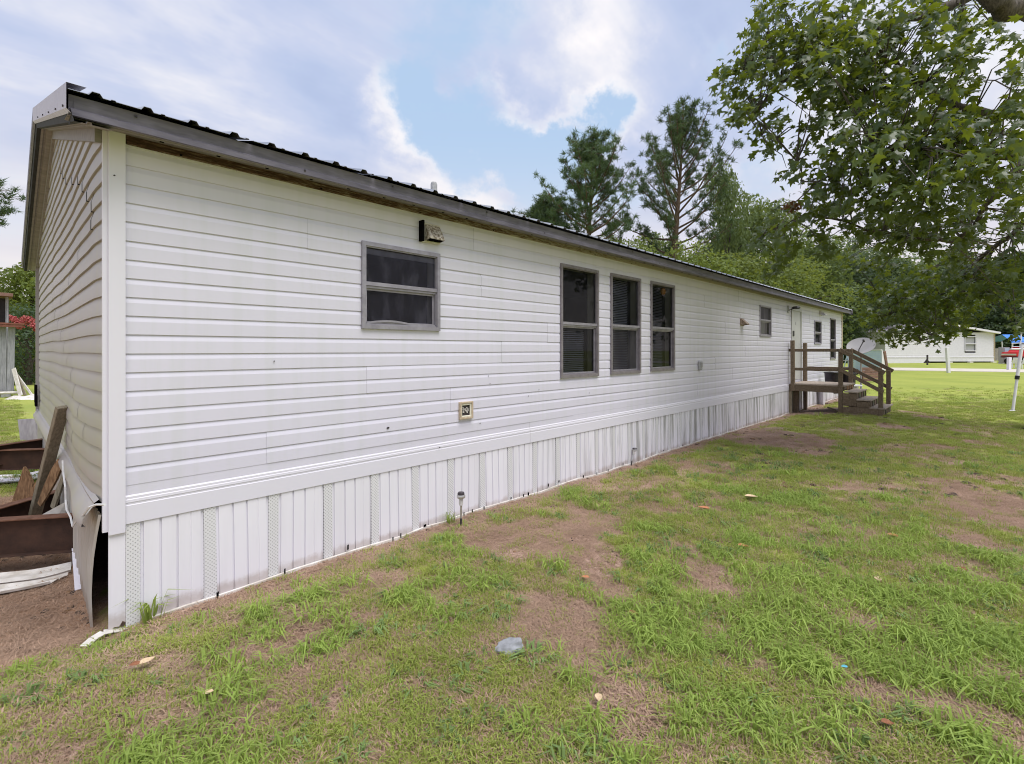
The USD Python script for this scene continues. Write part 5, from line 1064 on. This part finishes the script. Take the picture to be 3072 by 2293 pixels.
# ------------------------------------------------------------------ trees
def unit(v): return v / (np.linalg.norm(v, axis=-1, keepdims=True) + 1e-12)
def leafquads(c, nrm, size, r, long=1.5, bend=.25):
    """little pointed leaves: 4 corners, two faces folded along the midrib"""
    n_ = len(c); a = unit(np.cross(nrm, unit(r.normal(size=(n_, 3))))); b = np.cross(nrm, a); s_ = size[:, None]
    V = np.stack([c - a * s_ * long * .5, c + b * s_ * .42 - nrm * s_ * bend * .3, c + a * s_ * long * .5 - nrm * s_ * bend, c - b * s_ * .42 - nrm * s_ * bend * .3], 1).reshape(-1, 3)
    i = np.arange(n_)[:, None] * 4; return V, np.vstack([i + [0, 1, 2], i + [0, 2, 3]])
def broadleaf(name, h, rad, trunk_h, nlobe, nleaf, lsize, leaf, seed, label, cat, group, loc, flat=1.0, parts=None):
    r = np.random.default_rng(seed); t_ = thing(name, label, cat, loc, group=group)
    lob = []; zc0 = trunk_h + (h - trunk_h) * .5
    for i in range(nlobe):
        z = trunk_h + (h - trunk_h) * (i + .6) / nlobe; k = math.sqrt(max(.05, 1 - ((z - zc0) / ((h - trunk_h) * .58)) ** 2)); a = i * 2.4 + r.random(); d = rad * k * (.30 + .5 * r.random())
        lob.append((np.array([d * math.cos(a), d * math.sin(a), z]), rad * (.34 + .26 * r.random()) * (.55 + .45 * k)))
    lob.append((np.array([0, 0, h - rad * .30]), rad * .36))
    w = np.array([q_[1] ** 2 for q_ in lob]); w /= w.sum(); mb = MB()
    for (c, R_), f in zip(lob, w):
        n_ = int(nleaf * f); d = unit(r.normal(size=(n_, 3))); rr = R_ * (1 - .55 * r.random(n_) ** 2.2) * (1 + .22 * (meshkit.noise(d * 2.3 + c, seed) - .5) * 2)
        keep = meshkit.noise(d * 3.2 + c * 1.7, seed + 3) > .30; d, rr = d[keep], rr[keep]; n_ = len(d)
        P = c + d * rr[:, None] * np.array([1, 1, .82 * flat]); nn = unit(d * .8 + r.normal(size=(n_, 3)) * .65 + np.array([0, 0, .45])); mb.add(*leafquads(P, nn, lsize * (.6 + .8 * r.random(n_)), r))
    mb.build('crown', leaf, t_)
    tb = MB(); tb.tube([(0, 0, -.3), (.05, 0, h * .25), (-.05, .08, h * .55), (.02, 0, h * .85)], [rad * .085, rad * .07, rad * .045, rad * .015], 8)
    for c, R_ in lob[:max(4, nlobe - 3)]: tb.tube([(0, 0, max(trunk_h * .75, c[2] - R_ * 1.3)), c * .5 + np.array([0, 0, c[2] * .45]), c], [rad * .035, rad * .022, rad * .006], 5)
    tb.build('trunk', M['bark'], t_)
    return t_
def place(u, depth): p = ray(u, CV, depth); return (float(p[0]), float(p[1]), gz(p[0], p[1]))
G_ = 'broadleaf trees of the wood behind the homes'
WL = ('tree of the dense dark wood beyond the satellite dish and the far white home', 'tree')
hA = lambda v, d: CAM[2] + (CV - v) * d / FPX
protos = [broadleaf('broadleaf_tree', 12.0, 4.6, 1.2, 17, 15000, .21, M['leaf_a'], 11, 'mid green leafy tree rising behind the pines, right of the taller one', 'tree', G_, place(2290, 50)),
          broadleaf('broadleaf_tree', 12.0, 5.0, .6, 18, 15000, .21, M['leaf_b'], 12, 'bright yellow green tree just above the roof, right below the taller pine', 'tree', G_, place(2075, 39)),
          broadleaf('broadleaf_tree', 12.0, 4.6, .8, 17, 15000, .21, M['leaf_c'], 13, 'dark green tree above the far end of the roof', 'tree', G_, place(2520, 64))]
def setscale(prim, s_):
    UsdGeom.Xformable(prim).AddScaleOp().Set(Gf.Vec3f(*s_))
def fit(d, v, wpx, R0): return (wpx * d / FPX / R0, wpx * d / FPX / R0, hA(v, d) / 12.0)
setscale(protos[0], fit(50, 610, 150, 4.6)); setscale(protos[1], fit(39, 770, 150, 5.0)); setscale(protos[2], fit(64, 770, 140, 4.6))
for k, u, d, v, wpx, rz, lab in [(1, 1880, 40, 755, 120, 2.0, 'yellow green tree above the roof between the two pines'), (1, 2230, 41, 790, 150, 4.1, 'bright green tree over the roof, second from the taller pine'), (1, 2370, 43, 810, 150, 1.1, 'pale green tree over the roof nearest the dark trees'),
                                 (0, 2180, 52, 700, 120, 3.3, 'leafy tree half hidden right behind the taller pine'), (0, 1985, 54, 720, 110, .4, 'leafy tree at the foot of the taller pine'), (0, 2420, 60, 730, 150, 2.2, 'mid green tree behind the pale green one over the roof'),
                                 (0, 1700, 50, 705, 70, 2.9, 'small tree at the foot of the shorter pine, left side'), (0, 1800, 56, 725, 90, 5.5, 'small tree at the foot of the shorter pine, right side')]:
    dup(protos[k], place(u, d), rz, fit(d, v, wpx, [4.6, 5.0, 4.6][k]), lab, G_)
for i, (k, u, d, v, wpx) in enumerate([(2, 2600, 72, 800, 130), (0, 2680, 74, 770, 140), (2, 2760, 78, 800, 140), (0, 2840, 84, 780, 150), (2, 2930, 80, 790, 150), (2, 3020, 84, 800, 150), (0, 3100, 82, 760, 160), (2, 3190, 80, 780, 160), (0, 2550, 80, 760, 130), (2, 2470, 72, 760, 130), (0, 3290, 80, 760, 170), (2, 3400, 80, 760, 180),
                                      (2, 2580, 66, 930, 90), (0, 2650, 70, 950, 90), (2, 2720, 74, 940, 100), (0, 2800, 78, 950, 110), (2, 2880, 82, 930, 110), (2, 2960, 76, 940, 90), (0, 3030, 80, 950, 90), (2, 3090, 76, 930, 110), (2, 2540, 60, 960, 60), (0, 3160, 76, 940, 110), (2, 2500, 68, 860, 110)]):
    dup(protos[k], place(u, d), i * 1.7, fit(d, v, wpx, [4.6, 5.0, 4.6][k]), WL[0], G_)
# left background
L1 = broadleaf('broadleaf_tree', 6.9, 2.7, .5, 20, 11000, .16, M['leaf_b'], 21, 'spreading green tree behind the grey shed at the left edge', 'tree', None, place(92, 31), .7)
dup(protos[0], place(22, 38), 1.0, fit(38, 870, 70, 4.6), 'round green tree at the left edge behind the hutch'); dup(protos[2], place(-70, 42), 2.0, fit(42, 860, 90, 4.6), 'dark tree cut off by the left edge of the photo')
dup(protos[0], place(150, 44), 3.0, fit(44, 860, 90, 4.6), 'green tree mostly hidden behind the far corner of the end wall')
bush = broadleaf('bush', 2.1, 1.5, .05, 9, 3500, .10, M['leaf_b'], 23, 'low yellow green bush on the left lawn below the flowering one', 'bush', None, place(112, 25.5))
dup(bush, place(60, 27), 2.2, (1.3, 1.3, 1.1), 'yellow green bush behind the leaning boards'); 
cm = broadleaf('crape_myrtle', 3.7, 1.75, .25, 14, 6500, .085, M['leaf_c'], 22, 'dark green flowering bush with red pink blossom beside the grey shed', 'bush', None, place(84, 23.5))
r = np.random.default_rng(5); base = np.array(place(84, 23.5)); mb = MB()
for (u, v, s_) in [(33, 962, .20), (46, 967, .20), (54, 974, .20), (60, 980, .22), (80, 966, .26), (88, 968, .2), (105, 985, .22), (114, 988, .22), (110, 994, .16), (58, 986, .16)]:
    c = ray(u, v, 21.9) - base; n_ = 95; c = c + [0, 0, .10]; d = unit(r.normal(size=(n_, 3))); P = c + d * (s_ * 1.05 * r.random(n_) ** .5)[:, None] * [1, 1, .85]; mb.add(*leafquads(P, unit(d + r.normal(size=(n_, 3)) * .5), .06 + .03 * r.random(n_), r, 1.1))
mb.build('blossom', M['flower'], cm)

def pine(label, loc, h, z0, rad, seed, trunk_r, lean=(0, 0)):
    r = np.random.default_rng(seed); t_ = thing('pine_tree', label, 'tree', loc); zz = np.linspace(-.3, h, 9); L_ = np.array([lean[0], lean[1]])
    def axis_(z): s_ = z / h; return np.array([L_[0] * s_ + .25 * math.sin(s_ * 5 + seed), L_[1] * s_ + .2 * math.cos(s_ * 4), z])
    MB().tube([axis_(z) for z in zz], [trunk_r * (1 - .92 * (max(0, z) / h) ** 1.2) for z in zz], 9).build('trunk', M['pinebark'], t_, smooth=60)
    bm, nm = MB(), MB(); nb = 46; tufts = []
    for i in range(nb):
        s_ = (i + r.random()) / nb; z = z0 + (h - z0) * s_ ** .9 * .97; a = i * 2.399 + r.normal() * .35; up = .30 + .75 * s_ + r.normal() * .10
        ln = rad * (1.05 - .72 * s_) * (.62 + .5 * r.random()) * (.70 + .6 * math.sin(min(1, s_ * 3.2) * 1.57)); st = axis_(z); d = np.array([math.cos(a) * math.cos(up), math.sin(a) * math.cos(up), math.sin(up)])
        pts = [st, st + d * ln * .4 + [0, 0, -.02 * ln], st + d * ln * .75 + [0, 0, .06 * ln], st + d * ln + [0, 0, .20 * ln]]
        bm.tube(pts, [trunk_r * .26 * (1 - .55 * s_), trunk_r * .17, trunk_r * .10, .015], 5, cap=False)
        nt = 8 + int(10 * (1 - s_ * .5)); 
        for j in range(nt):
            q_ = .38 + .62 * (j + r.random()) / nt; k = min(2, int(q_ * 3)) if q_ < 1 else 2; f = [0, .4, .75, 1.0]
            seg = np.searchsorted(f, q_) - 1; seg = int(np.clip(seg, 0, 2)); tt = (q_ - f[seg]) / (f[seg + 1] - f[seg]); p = pts[seg] + (pts[seg + 1] - pts[seg]) * tt
            off = r.normal(size=3) * np.array([.34, .34, .20]) * (.5 + .5 * ln / rad) * 1.25; tip = p + off + [0, 0, .18]
            if np.linalg.norm(off) > .25: bm.tube([p, (p + tip) / 2 - [0, 0, .04], tip], [.022, .016, .008], 4, cap=False)
            tufts.append(tip)
        tufts += [pts[3] + r.normal(size=3) * .12, pts[3] + r.normal(size=3) * .2]
    for i in range(5): tufts.append(axis_(h) + r.normal(size=3) * [.3, .3, .25])
    T = np.array(tufts); nn = 38; C = np.repeat(T, nn, 0); d = unit(r.normal(size=(len(C), 3)) + [0, 0, .55]); ln = .24 + .22 * r.random(len(C)); side = unit(np.cross(d, unit(r.normal(size=(len(C), 3))))) * .025
    C = C + r.normal(size=C.shape) * .085
    V = np.stack([C - side, C + side, C + d * ln[:, None]], 1).reshape(-1, 3); nm.add(V, np.arange(len(V)).reshape(-1, 3)); nm.build('crown', M['needles'], t_)
    for i in range(9):
        z = z0 * (.45 + .5 * r.random()); a = r.random() * 6.28; st = axis_(z); e_ = st + np.array([math.cos(a), math.sin(a), .1 + .3 * r.random()]) * (1 + 1.4 * r.random()); bm.tube([st, (st + e_) / 2 + r.normal(size=3) * .1, e_], [.04, .025, .008], 4, cap=False)
    tag(bm.build('branch', M['pinebark'], t_), kind='stuff')
    return t_
pine('shorter pine with a rounded crown, left of the taller one', place(1762, 40), hA(402, 40) - 1.7, hA(760, 40), 4.5, 3, .36, (.2, .1))
pine('tall pine with upswept limbs rising highest over the roof', place(2005, 42), hA(322, 42) - 2.0, hA(790, 42), 5.7, 8, .42, (.9, -.7))
dup(protos[0], place(2178, 47), .8, fit(47, 520, 78, 4.6), 'tall loose leafy tree standing right behind the tall pine', G_)
pine('pine cut off by the left edge of the photo, one branch tip in view', place(-172, 27), hA(520, 27), hA(720, 27), 2.6, 6, .2)
pine('low pine left of the shorter one, just over the roof line', place(1640, 44), hA(610, 44) - 1.0, hA(800, 44), 2.8, 19, .2)

# the sweetgum whose limbs hang into the picture from the right
tk = place(0, 1); R0 = CAM + FWD * 9.5 + RIGHT * 10.6; R0[2] = gz(R0[0], R0[1])
sg_ = thing('sweetgum_tree', 'big leafy tree hanging its limbs over the lawn from the right edge', 'tree', tuple(R0))
r = np.random.default_rng(42)
E8 = [  # places of leaf sprays: column, row, half width, half height (in a view of the photo's upper right), metres from the lens, density
 (350,110,110,120,8,1),(280,230,95,90,8,1),(330,340,120,100,8,1),(200,350,60,50,8,.9),(130,370,58,32,8,.9),(103,420,20,38,8,.9),(235,480,85,90,8,1),(262,590,72,80,8,1),(335,690,42,80,8,1),(335,748,22,28,8,1),(190,560,42,50,8,.8),(370,590,35,70,8,.9),
 (420,40,50,40,8,.9),(590,90,90,110,7.5,1),(500,200,80,60,7.5,.9),(500,350,140,120,7.5,1),(560,230,140,110,7.5,1),(700,300,150,180,7,1.1),(820,120,190,140,7,1),(1000,300,190,170,7,.9),(1080,100,180,110,7.5,.8),(600,480,115,90,7.5,1),(575,615,70,65,7.5,.8),(720,560,120,100,7,1),(850,480,160,130,7,1),(1060,480,180,130,7,.9),
 (1250,200,120,150,7,.75),(1320,90,110,80,7.5,.7),(1300,330,110,110,7,.85),(1230,440,110,70,7,.9),(1560,260,55,130,6.5,.9),(1570,420,45,90,6.5,.9),(1500,190,60,40,6.5,.7),(1460,130,50,45,7,.6),(900,680,220,110,6.5,1.1),(1150,640,240,110,6.5,1.1),(1400,600,200,75,6.5,1.1),(1570,560,70,90,6,1.1),
 (490,730,50,45,7.5,.6),(460,830,35,60,7.5,.55),(500,880,40,60,7.5,.6),(430,850,20,45,7.5,.5),(620,850,100,80,7.2,.9),(700,770,100,80,7,1),(850,850,200,110,6.5,1.1),(1050,850,220,110,6.3,1.1),(1300,780,230,120,6,1.1),(1540,720,90,110,6,1),(640,970,120,80,7.2,.9),(800,980,150,100,7,1),(1000,1000,200,120,7,1),(1230,960,200,120,6.8,1),(1400,900,150,90,7,.8),(1560,900,70,120,6.5,1),
 (430,1080,80,55,8,.8),(390,1170,105,75,8,.9),(300,1180,60,50,8,.7),(390,1285,36,55,8,.9),(385,1355,38,32,8,1),(450,1230,55,45,8,.8),(600,1110,85,90,8,1),(620,1220,55,50,8,.9),(540,1030,60,50,8,.8),(760,1120,105,100,8,.9),(880,1170,140,90,8.5,.9),(1020,1150,170,110,8.5,.95),(1200,1140,190,130,8,1),(1370,1080,130,90,8,.8),(1560,1080,60,130,8,1),(1300,1250,150,80,9,1),(1500,1290,110,70,9,.9),
 (770,1290,70,50,10,.8),(860,1330,70,40,10,.8),(930,1420,130,90,11,.9),(890,1540,90,90,11.5,1),(1010,1530,150,110,11,1),(1180,1420,190,120,10.5,1),(1200,1560,150,80,11,1),(1400,1370,180,120,10,.9),(1410,1490,100,80,10.5,.8),(1560,1420,60,150,9,1),(1575,1600,40,70,9,.9),
 (910,1640,75,70,11.5,1),(1000,1690,60,45,11.5,.9),(1150,1640,130,60,11.5,.9),(1095,1698,55,28,11,.8),(1165,1718,22,22,11,.9),(1240,1690,70,22,11,.7),(1300,1650,60,40,11,.6)]
cl = [[], [], [], []]                         # anchors (bare wood), spray positions by depth
P_all, D_all = [], []
for (x, y, rx, ry, d, dens) in E8:
    area = math.pi * rx * ry / 2.73; lp = (.105 * FPX / d) ** 2 * .42; n_ = int(area / lp * (2.0 if y < 800 else 1.55) * dens ** 1.3 / 7) + 2
    th = r.random(n_) * 6.283; rr = np.sqrt(r.random(n_)) * .96; y_ = y - (26 if y > 1480 else 0); u = 2100 + (x + rx * rr * np.cos(th)) / 1.652; v = (y_ + ry * rr * np.sin(th)) / 1.652; dd = d + r.normal(size=n_) * .55
    for a, b, c in zip(u, v, dd): P_all.append(ray(a, b, c)); D_all.append(d)
P_all = np.array(P_all) - R0
# limbs: the photo's bare wood, carried back to the trunk
def rp_(u, v, d): return ray(u, v, d) - R0
e8 = lambda x, y, d: rp_(2100 + x / 1.652, y / 1.652, d)
tr = MB(); tr.tube([(0, 0, -.3), (.03, 0, .3), (0, .05, 2.2), (.1, .0, 4.5), (0, .1, 7), (.2, 0, 10)], [.52, .40, .34, .30, .22, .10], 14)
tr.build('trunk', M['bark'], sg_, smooth=60)
LIMB = [([(0, .0, 3.6), e8(1720, 150, 7.4), e8(1560, 50, 7.0), e8(1430, -20, 6.9), e8(1150, -120, 7)], [.20, .17, .15, .12, .05]),
        ([(0, 0, 5.2), e8(1650, -60, 8.2), e8(1250, 20, 7.8), e8(900, 130, 7.6), e8(560, 260, 7.8), e8(330, 330, 8), e8(180, 370, 8)], [.16, .12, .08, .055, .035, .02, .008]),
        ([(0, 0, 3.4), e8(1760, 560, 7.2), e8(1450, 560, 6.8), e8(1100, 430, 7), e8(960, 300, 7.1), e8(840, 470, 7.2)], [.13, .10, .06, .04, .028, .01]),
        ([(0, 0, 3.0), e8(1800, 700, 7.4), e8(1490, 930, 7.2), e8(1390, 1060, 7.4), e8(1250, 1190, 7.8), e8(900, 1150, 8), e8(600, 1080, 8), e8(420, 1120, 8)], [.13, .10, .045, .035, .026, .02, .014, .007]),
        ([(0, 0, 2.6), e8(1800, 1050, 9), e8(1590, 1130, 9.2), e8(1380, 1290, 10), e8(1270, 1400, 10.6), e8(1120, 1505, 11), e8(940, 1560, 11.3)], [.12, .08, .05, .034, .026, .018, .007]),
        ([e8(1450, 1240, 9.8), e8(1330, 1400, 10.4), e8(1240, 1520, 10.8), e8(1160, 1640, 11.2), e8(1100, 1690, 11.2)], [.035, .024, .018, .012, .006]),
        ([(0, 0, 3.6), e8(1750, 820, 6.8), e8(1300, 760, 6.4), e8(950, 740, 6.6), e8(640, 880, 7.2), e8(480, 800, 7.5)], [.11, .08, .05, .034, .02, .008]),
        ([e8(560, 260, 7.8), e8(400, 420, 7.9), e8(290, 560, 8), e8(335, 720, 8)], [.03, .02, .014, .006])]
nodes, mb = [], MB()
for pts, rad_ in LIMB:
    p = np.array([np.asarray(q_, float) for q_ in pts]); t_ = np.arange(len(p)); tt = np.linspace(0, len(p) - 1, (len(p) - 1) * 5 + 1)
    from scipy.interpolate import CubicSpline
    c = CubicSpline(t_, p)(tt); c[1:-1] += r.normal(size=c[1:-1].shape) * .018; ra = np.interp(tt, t_, rad_)
    MB().tube(c, ra, 8).build('limb', M['bark'], sg_, smooth=60); nodes += [q_ for q_, a in zip(c, ra) if a < .09]
nodes = np.array(nodes)
from scipy.spatial import cKDTree
kd = cKDTree(nodes); dist, idx = kd.query(P_all)
tw = MB(); sel = r.random(len(P_all)) < .42
for p, i, s_ in zip(P_all, idx, sel):
    if not s_: continue
    a = nodes[i]; m_ = a * .45 + p * .55 + np.array([0, 0, .10]) + r.normal(size=3) * .04; tw.tube([a, m_, p], [.012, .008, .0035], 4, cap=False)
tag(tw.build('twigs', M['bark'], sg_), kind='stuff')
# a spray: about seven five-pointed leaves along a drooping shoot
star = np.array([(0, -.12), (.20, -.20), (.50, -.10), (.30, .12), (.48, .52), (.18, .42), (0, .88), (-.18, .42), (-.48, .52), (-.30, .12), (-.50, -.10), (-.20, -.20)], float); star[:, 1] -= .1
lf = np.array([[12, i, (i + 1) % 12] for i in range(12)])
out_dir = unit(P_all - np.array([0, 0, 3.5])); NL_ = 7
C = np.repeat(P_all, NL_, 0); OD = np.repeat(out_dir, NL_, 0); DD = np.repeat(np.array(D_all), NL_); n_ = len(C)
sh_ = unit(out_dir * [1, 1, .2] + r.normal(size=out_dir.shape) * .45 + [0, 0, -.55]); SH = np.repeat(sh_, NL_, 0); k = np.tile(np.linspace(-1, 1, NL_), len(P_all))
C = C + SH * (k * .17)[:, None] + r.normal(size=C.shape) * .055
ydir = unit(SH * .5 + r.normal(size=(n_, 3)) * .55 + [0, 0, -.35]); nn = unit(np.array([0, 0, 1.0]) + r.normal(size=(n_, 3)) * .55 + OD * .35); xdir = unit(np.cross(ydir, nn)); nn = np.cross(xdir, ydir)
sz = .118 * (.48 + .85 * r.random(n_)); S = np.vstack([star, [[0, .05]]]); zb_ = -.35 * (S[:, 0] ** 2) - .18 * (S[:, 1] - .1) ** 2; zb_[12] = .05
V = C[:, None] + sz[:, None, None] * (S[None, :, 0, None] * xdir[:, None] + S[None, :, 1, None] * ydir[:, None] + zb_[None, :, None] * nn[:, None])
F = (np.arange(n_)[:, None, None] * 13 + lf[None]).reshape(-1, 3)
MB().add(V.reshape(-1, 3), F).build('crown', M['maple'], sg_)
# a clump of dead brown leaves
n_ = 330; c = e8(455, 1028, 7.9); d = unit(r.normal(size=(n_, 3))); P = c + (RIGHT * d[:, :1] * .16 + FWD * d[:, 1:2] * .12 + np.array([0, 0, 1]) * d[:, 2:] * .10) * r.random((n_, 1)) ** .4
MB().add(*leafquads(P, unit(d + r.normal(size=(n_, 3)) * .6), .022 + .02 * r.random(n_), r, 1.3, .5)).build('dead_leaves', M['dead'], sg_)

# ------------------------------------------------------------------ grass
def clump(n_, rad, h0, h1, w, droop, seed, flat=False):
    r = np.random.default_rng(seed); V, F = [], []
    for i in range(n_):
        a, q_ = r.random() * 6.283, rad * math.sqrt(r.random()); b = np.array([q_ * math.cos(a), q_ * math.sin(a), 0]); h = h0 + (h1 - h0) * r.random(); az = a + r.normal() * .9; d = np.array([math.cos(az), math.sin(az), 0]); sd = np.array([-d[1], d[0], 0]) * w * (.6 + .8 * r.random())
        if flat: zs = [.002 + .016 * r.random(), .006 + .018 * r.random(), .002 + .022 * r.random()]; L_ = [0, h * .5, h]; bend = r.normal() * .10 * h; pts = [b + d * l_ + sd / w * bend * (k == 2) + np.array([0, 0, z]) for k, (l_, z) in enumerate(zip(L_, zs))]
        else: ln = droop * (.5 + r.random()); pts = [b - [0, 0, .01], b + d * h * .22 * ln + [0, 0, h * .62], b + d * h * (.75 * ln) + np.array([0, 0, h * (1.0 - .42 * ln)])]
        o = len(V); V += [pts[0] - sd, pts[0] + sd, pts[1] - sd * .85, pts[1] + sd * .85, pts[2]]; F += [[o, o + 1, o + 3], [o, o + 3, o + 2], [o + 2, o + 3, o + 4]]
    return MB().add(V, F)
pi = UsdGeom.PointInstancer.Define(stage, '/World/grass')
tag(pi.GetPrim(), 'tufted lawn grass, weeds and dry straw covering the ground', kind='stuff')
PR = [('fine_tuft', clump(34, .065, .022, .055, .0019, .9, 1), 'grass'), ('fine_tuft', clump(34, .07, .022, .06, .0019, 1.1, 2), 'grass'), ('fine_tuft', clump(30, .06, .02, .05, .002, .8, 3), 'grass'),
      ('lush_tuft', clump(24, .045, .03, .095, .0026, 1.25, 4), 'lush'), ('lush_tuft', clump(20, .05, .04, .11, .0032, 1.4, 5), 'lush'), ('lush_tuft', clump(26, .05, .02, .08, .0026, 1.0, 6), 'lush'),
      ('weed_tuft', clump(20, .045, .03, .07, .0042, 1.5, 7), 'bluegrass'), ('straw_litter', clump(60, .10, .010, .060, .0013, 1, 8, True), 'straw'), ('straw_litter', clump(56, .10, .008, .040, .0017, 1, 9, True), 'straw')]
for nm, mb, mt in PR: pi.GetPrototypesRel().AddTarget(mb.build(nm, M[mt], pi.GetPrim()).GetPath())
rr_ = np.random.default_rng(99); pos, idx_, sc = [], [], []
for d0_, d1_, rho, s_ in [(1.65, 3.2, 640, 1.0), (3.2, 5.5, 430, 1.0), (5.5, 9, 210, 1.1), (9, 15, 85, 1.35), (15, 22, 26, 1.5)]:
    area = 1.06 * (d1_ ** 2 - d0_ ** 2); n_ = int(area * rho); d = np.sqrt(d0_ ** 2 + (d1_ ** 2 - d0_ ** 2) * rr_.random(n_)); u = -1.07 + 2.14 * rr_.random(n_)
    x = CAM[0] + FWD[0] * d + RIGHT[0] * u * d; y = CAM[1] + FWD[1] * d + RIGHT[1] * u * d
    ok = ~((x > -.02) & (y > -.055)) & ~((np.abs(x - 14.4) < .7) & (y > -2.0) & (y < 0) & (rr_.random(n_) > .25)); ok &= rr_.random(n_) < smooth(22, 13, d); x, y, d = x[ok], y[ok], d[ok]; n_ = len(x)
    b = bareness(x, y) + (rr_.random(n_) - .5) * .55; P = np.stack([x, y, 0 * x], -1)
    lush = .35 + .30 * meshkit.fbm(P * 1.3 + 31, 3, 77) + .20 * np.exp(-(((x - 2.9) / 1.5) ** 2 + ((y + 3.2) / 1.1) ** 2)) + .14 * np.exp(-(((x - 3.0) / .8) ** 2 + ((y + 2.0) / .5) ** 2)) - .12 * smooth(5, 9, d) + .10 * np.exp(-(((x - .6) / .9) ** 2 + ((y + .45) / .25) ** 2))
    t = rr_.random(n_); kind = np.where(b > .52, np.where(t < .80, 7 + (t * 50).astype(int) % 2, np.where(t < .93, -1, (t * 70).astype(int) % 3)),
                                        np.where((lush + .55 * (meshkit.noise(P * 4.5, 88) - .5) > .60) & (t > .42), 3 + (t * 97).astype(int) % 3, np.where(t < .34 - .16 * smooth(6, 12, d), 7 + (t * 90).astype(int) % 2, np.where((t > .95) & (d < 8), 6, (t * 90).astype(int) % 3))))
    ld = leftdirt(x, y); kind = np.where((ld > .5) & (kind < 7) & (t > .1), np.where(t > .6, 7, -1), kind)
    k_ = kind >= 0; x, y, kind = x[k_], y[k_], kind[k_]; z = ground_z(x, y); n_ = len(x)
    pos.append(np.stack([x, y, z], -1)); idx_.append(kind); v = s_ * (.65 + .7 * rr_.random(n_)); hgt = v * np.where(d[k_] > 9, .8, 1.0); hgt = hgt * (1 - .35 * smooth(.2, .6, b[k_])); sc.append(np.stack([v, v, hgt], -1))
pos, idx_, sc = np.vstack(pos), np.concatenate(idx_), np.vstack(sc); n_ = len(pos); a = rr_.random(n_) * math.pi
pi.CreatePositionsAttr(Vt.Vec3fArray.FromNumpy(pos.astype(np.float32))); pi.CreateProtoIndicesAttr(Vt.IntArray.FromNumpy(idx_.astype(np.int32))); pi.CreateScalesAttr(Vt.Vec3fArray.FromNumpy(sc.astype(np.float32)))
pi.CreateOrientationsAttr(Vt.QuathArray([Gf.Quath(float(math.cos(q_)), 0, 0, float(math.sin(q_))) for q_ in a]))
print('grass', n_)
p = gnd(452, 1836, -.05); g1 = thing('grass_clump', 'tall broad bladed grass clump against the skirting near the house corner', 'grass clump', (p[0], p[1], gz(p[0], p[1])))
clump(34, .07, .12, .27, .0055, .75, 31).build('blades', M['lush'], g1)
for u, v, lab, s_ in [(1352, 1566, 'small grass clump beside the upright stake light', .6)]:
    p = gnd(u, v, -.05); dup(g1, (p[0], p[1], gz(p[0], p[1])), 1.3, s_, lab)

# dark soil clods and bits of bark on the mown ground and along the skirting
pc = UsdGeom.PointInstancer.Define(stage, '/World/soil_clods')
tag(pc.GetPrim(), 'dark soil clods and bark bits scattered on the lawn and along the skirting', kind='stuff')
for sd_ in (1, 2, 3):
    ic = trimesh.creation.icosphere(1, 1.0); v_ = np.array(ic.vertices); v_ = v_ * (.55 + .9 * meshkit.noise(v_ * 1.9 + sd_ * 7, sd_))[:, None] * [1, .7, .5]
    pc.GetPrototypesRel().AddTarget(MB().add(v_, ic.faces).build('clod', M['clod'] if sd_ < 3 else M['brokenwood'], pc.GetPrim()).GetPath())
rc_ = np.random.default_rng(12); pp_ = []
def scatter(u0, u1, v0, v1, n_, s0, s1):
    for _ in range(n_):
        c = gnd(u0 + (u1 - u0) * rc_.random(), v0 + (v1 - v0) * rc_.random()); m_ = 1 + rc_.integers(0, 5)
        for _ in range(m_):
            x, y = c[0] + rc_.normal() * .10, c[1] + rc_.normal() * .06
            if y > -.06 and x > -.05: continue
            pp_.append((x, y, gz(x, y), s0 + (s1 - s0) * rc_.random() ** 2))
scatter(2150, 3072, 1250, 1500, 150, .012, .05); scatter(1500, 2400, 1420, 1700, 60, .008, .025); scatter(0, 3072, 1600, 2293, 60, .004, .013); scatter(0, 330, 1560, 1850, 60, .006, .03)
for _ in range(420):
    x = rc_.random() * 19; y = -.07 - .28 * rc_.random() ** 1.6; pp_.append((x, y, gz(x, y), .006 + .026 * rc_.random() ** 2 * min(1, .3 + x / 8)))
pp_ = np.array(pp_); n_ = len(pp_); a = rc_.random(n_) * 3.14
pc.CreatePositionsAttr(Vt.Vec3fArray.FromNumpy(pp_[:, :3].astype(np.float32))); pc.CreateProtoIndicesAttr(Vt.IntArray.FromNumpy(rc_.integers(0, 3, n_).astype(np.int32)))
pc.CreateScalesAttr(Vt.Vec3fArray.FromNumpy(np.repeat(pp_[:, 3:], 3, 1).astype(np.float32))); pc.CreateOrientationsAttr(Vt.QuathArray([Gf.Quath(float(math.cos(q_)), 0, 0, float(math.sin(q_))) for q_ in a]))
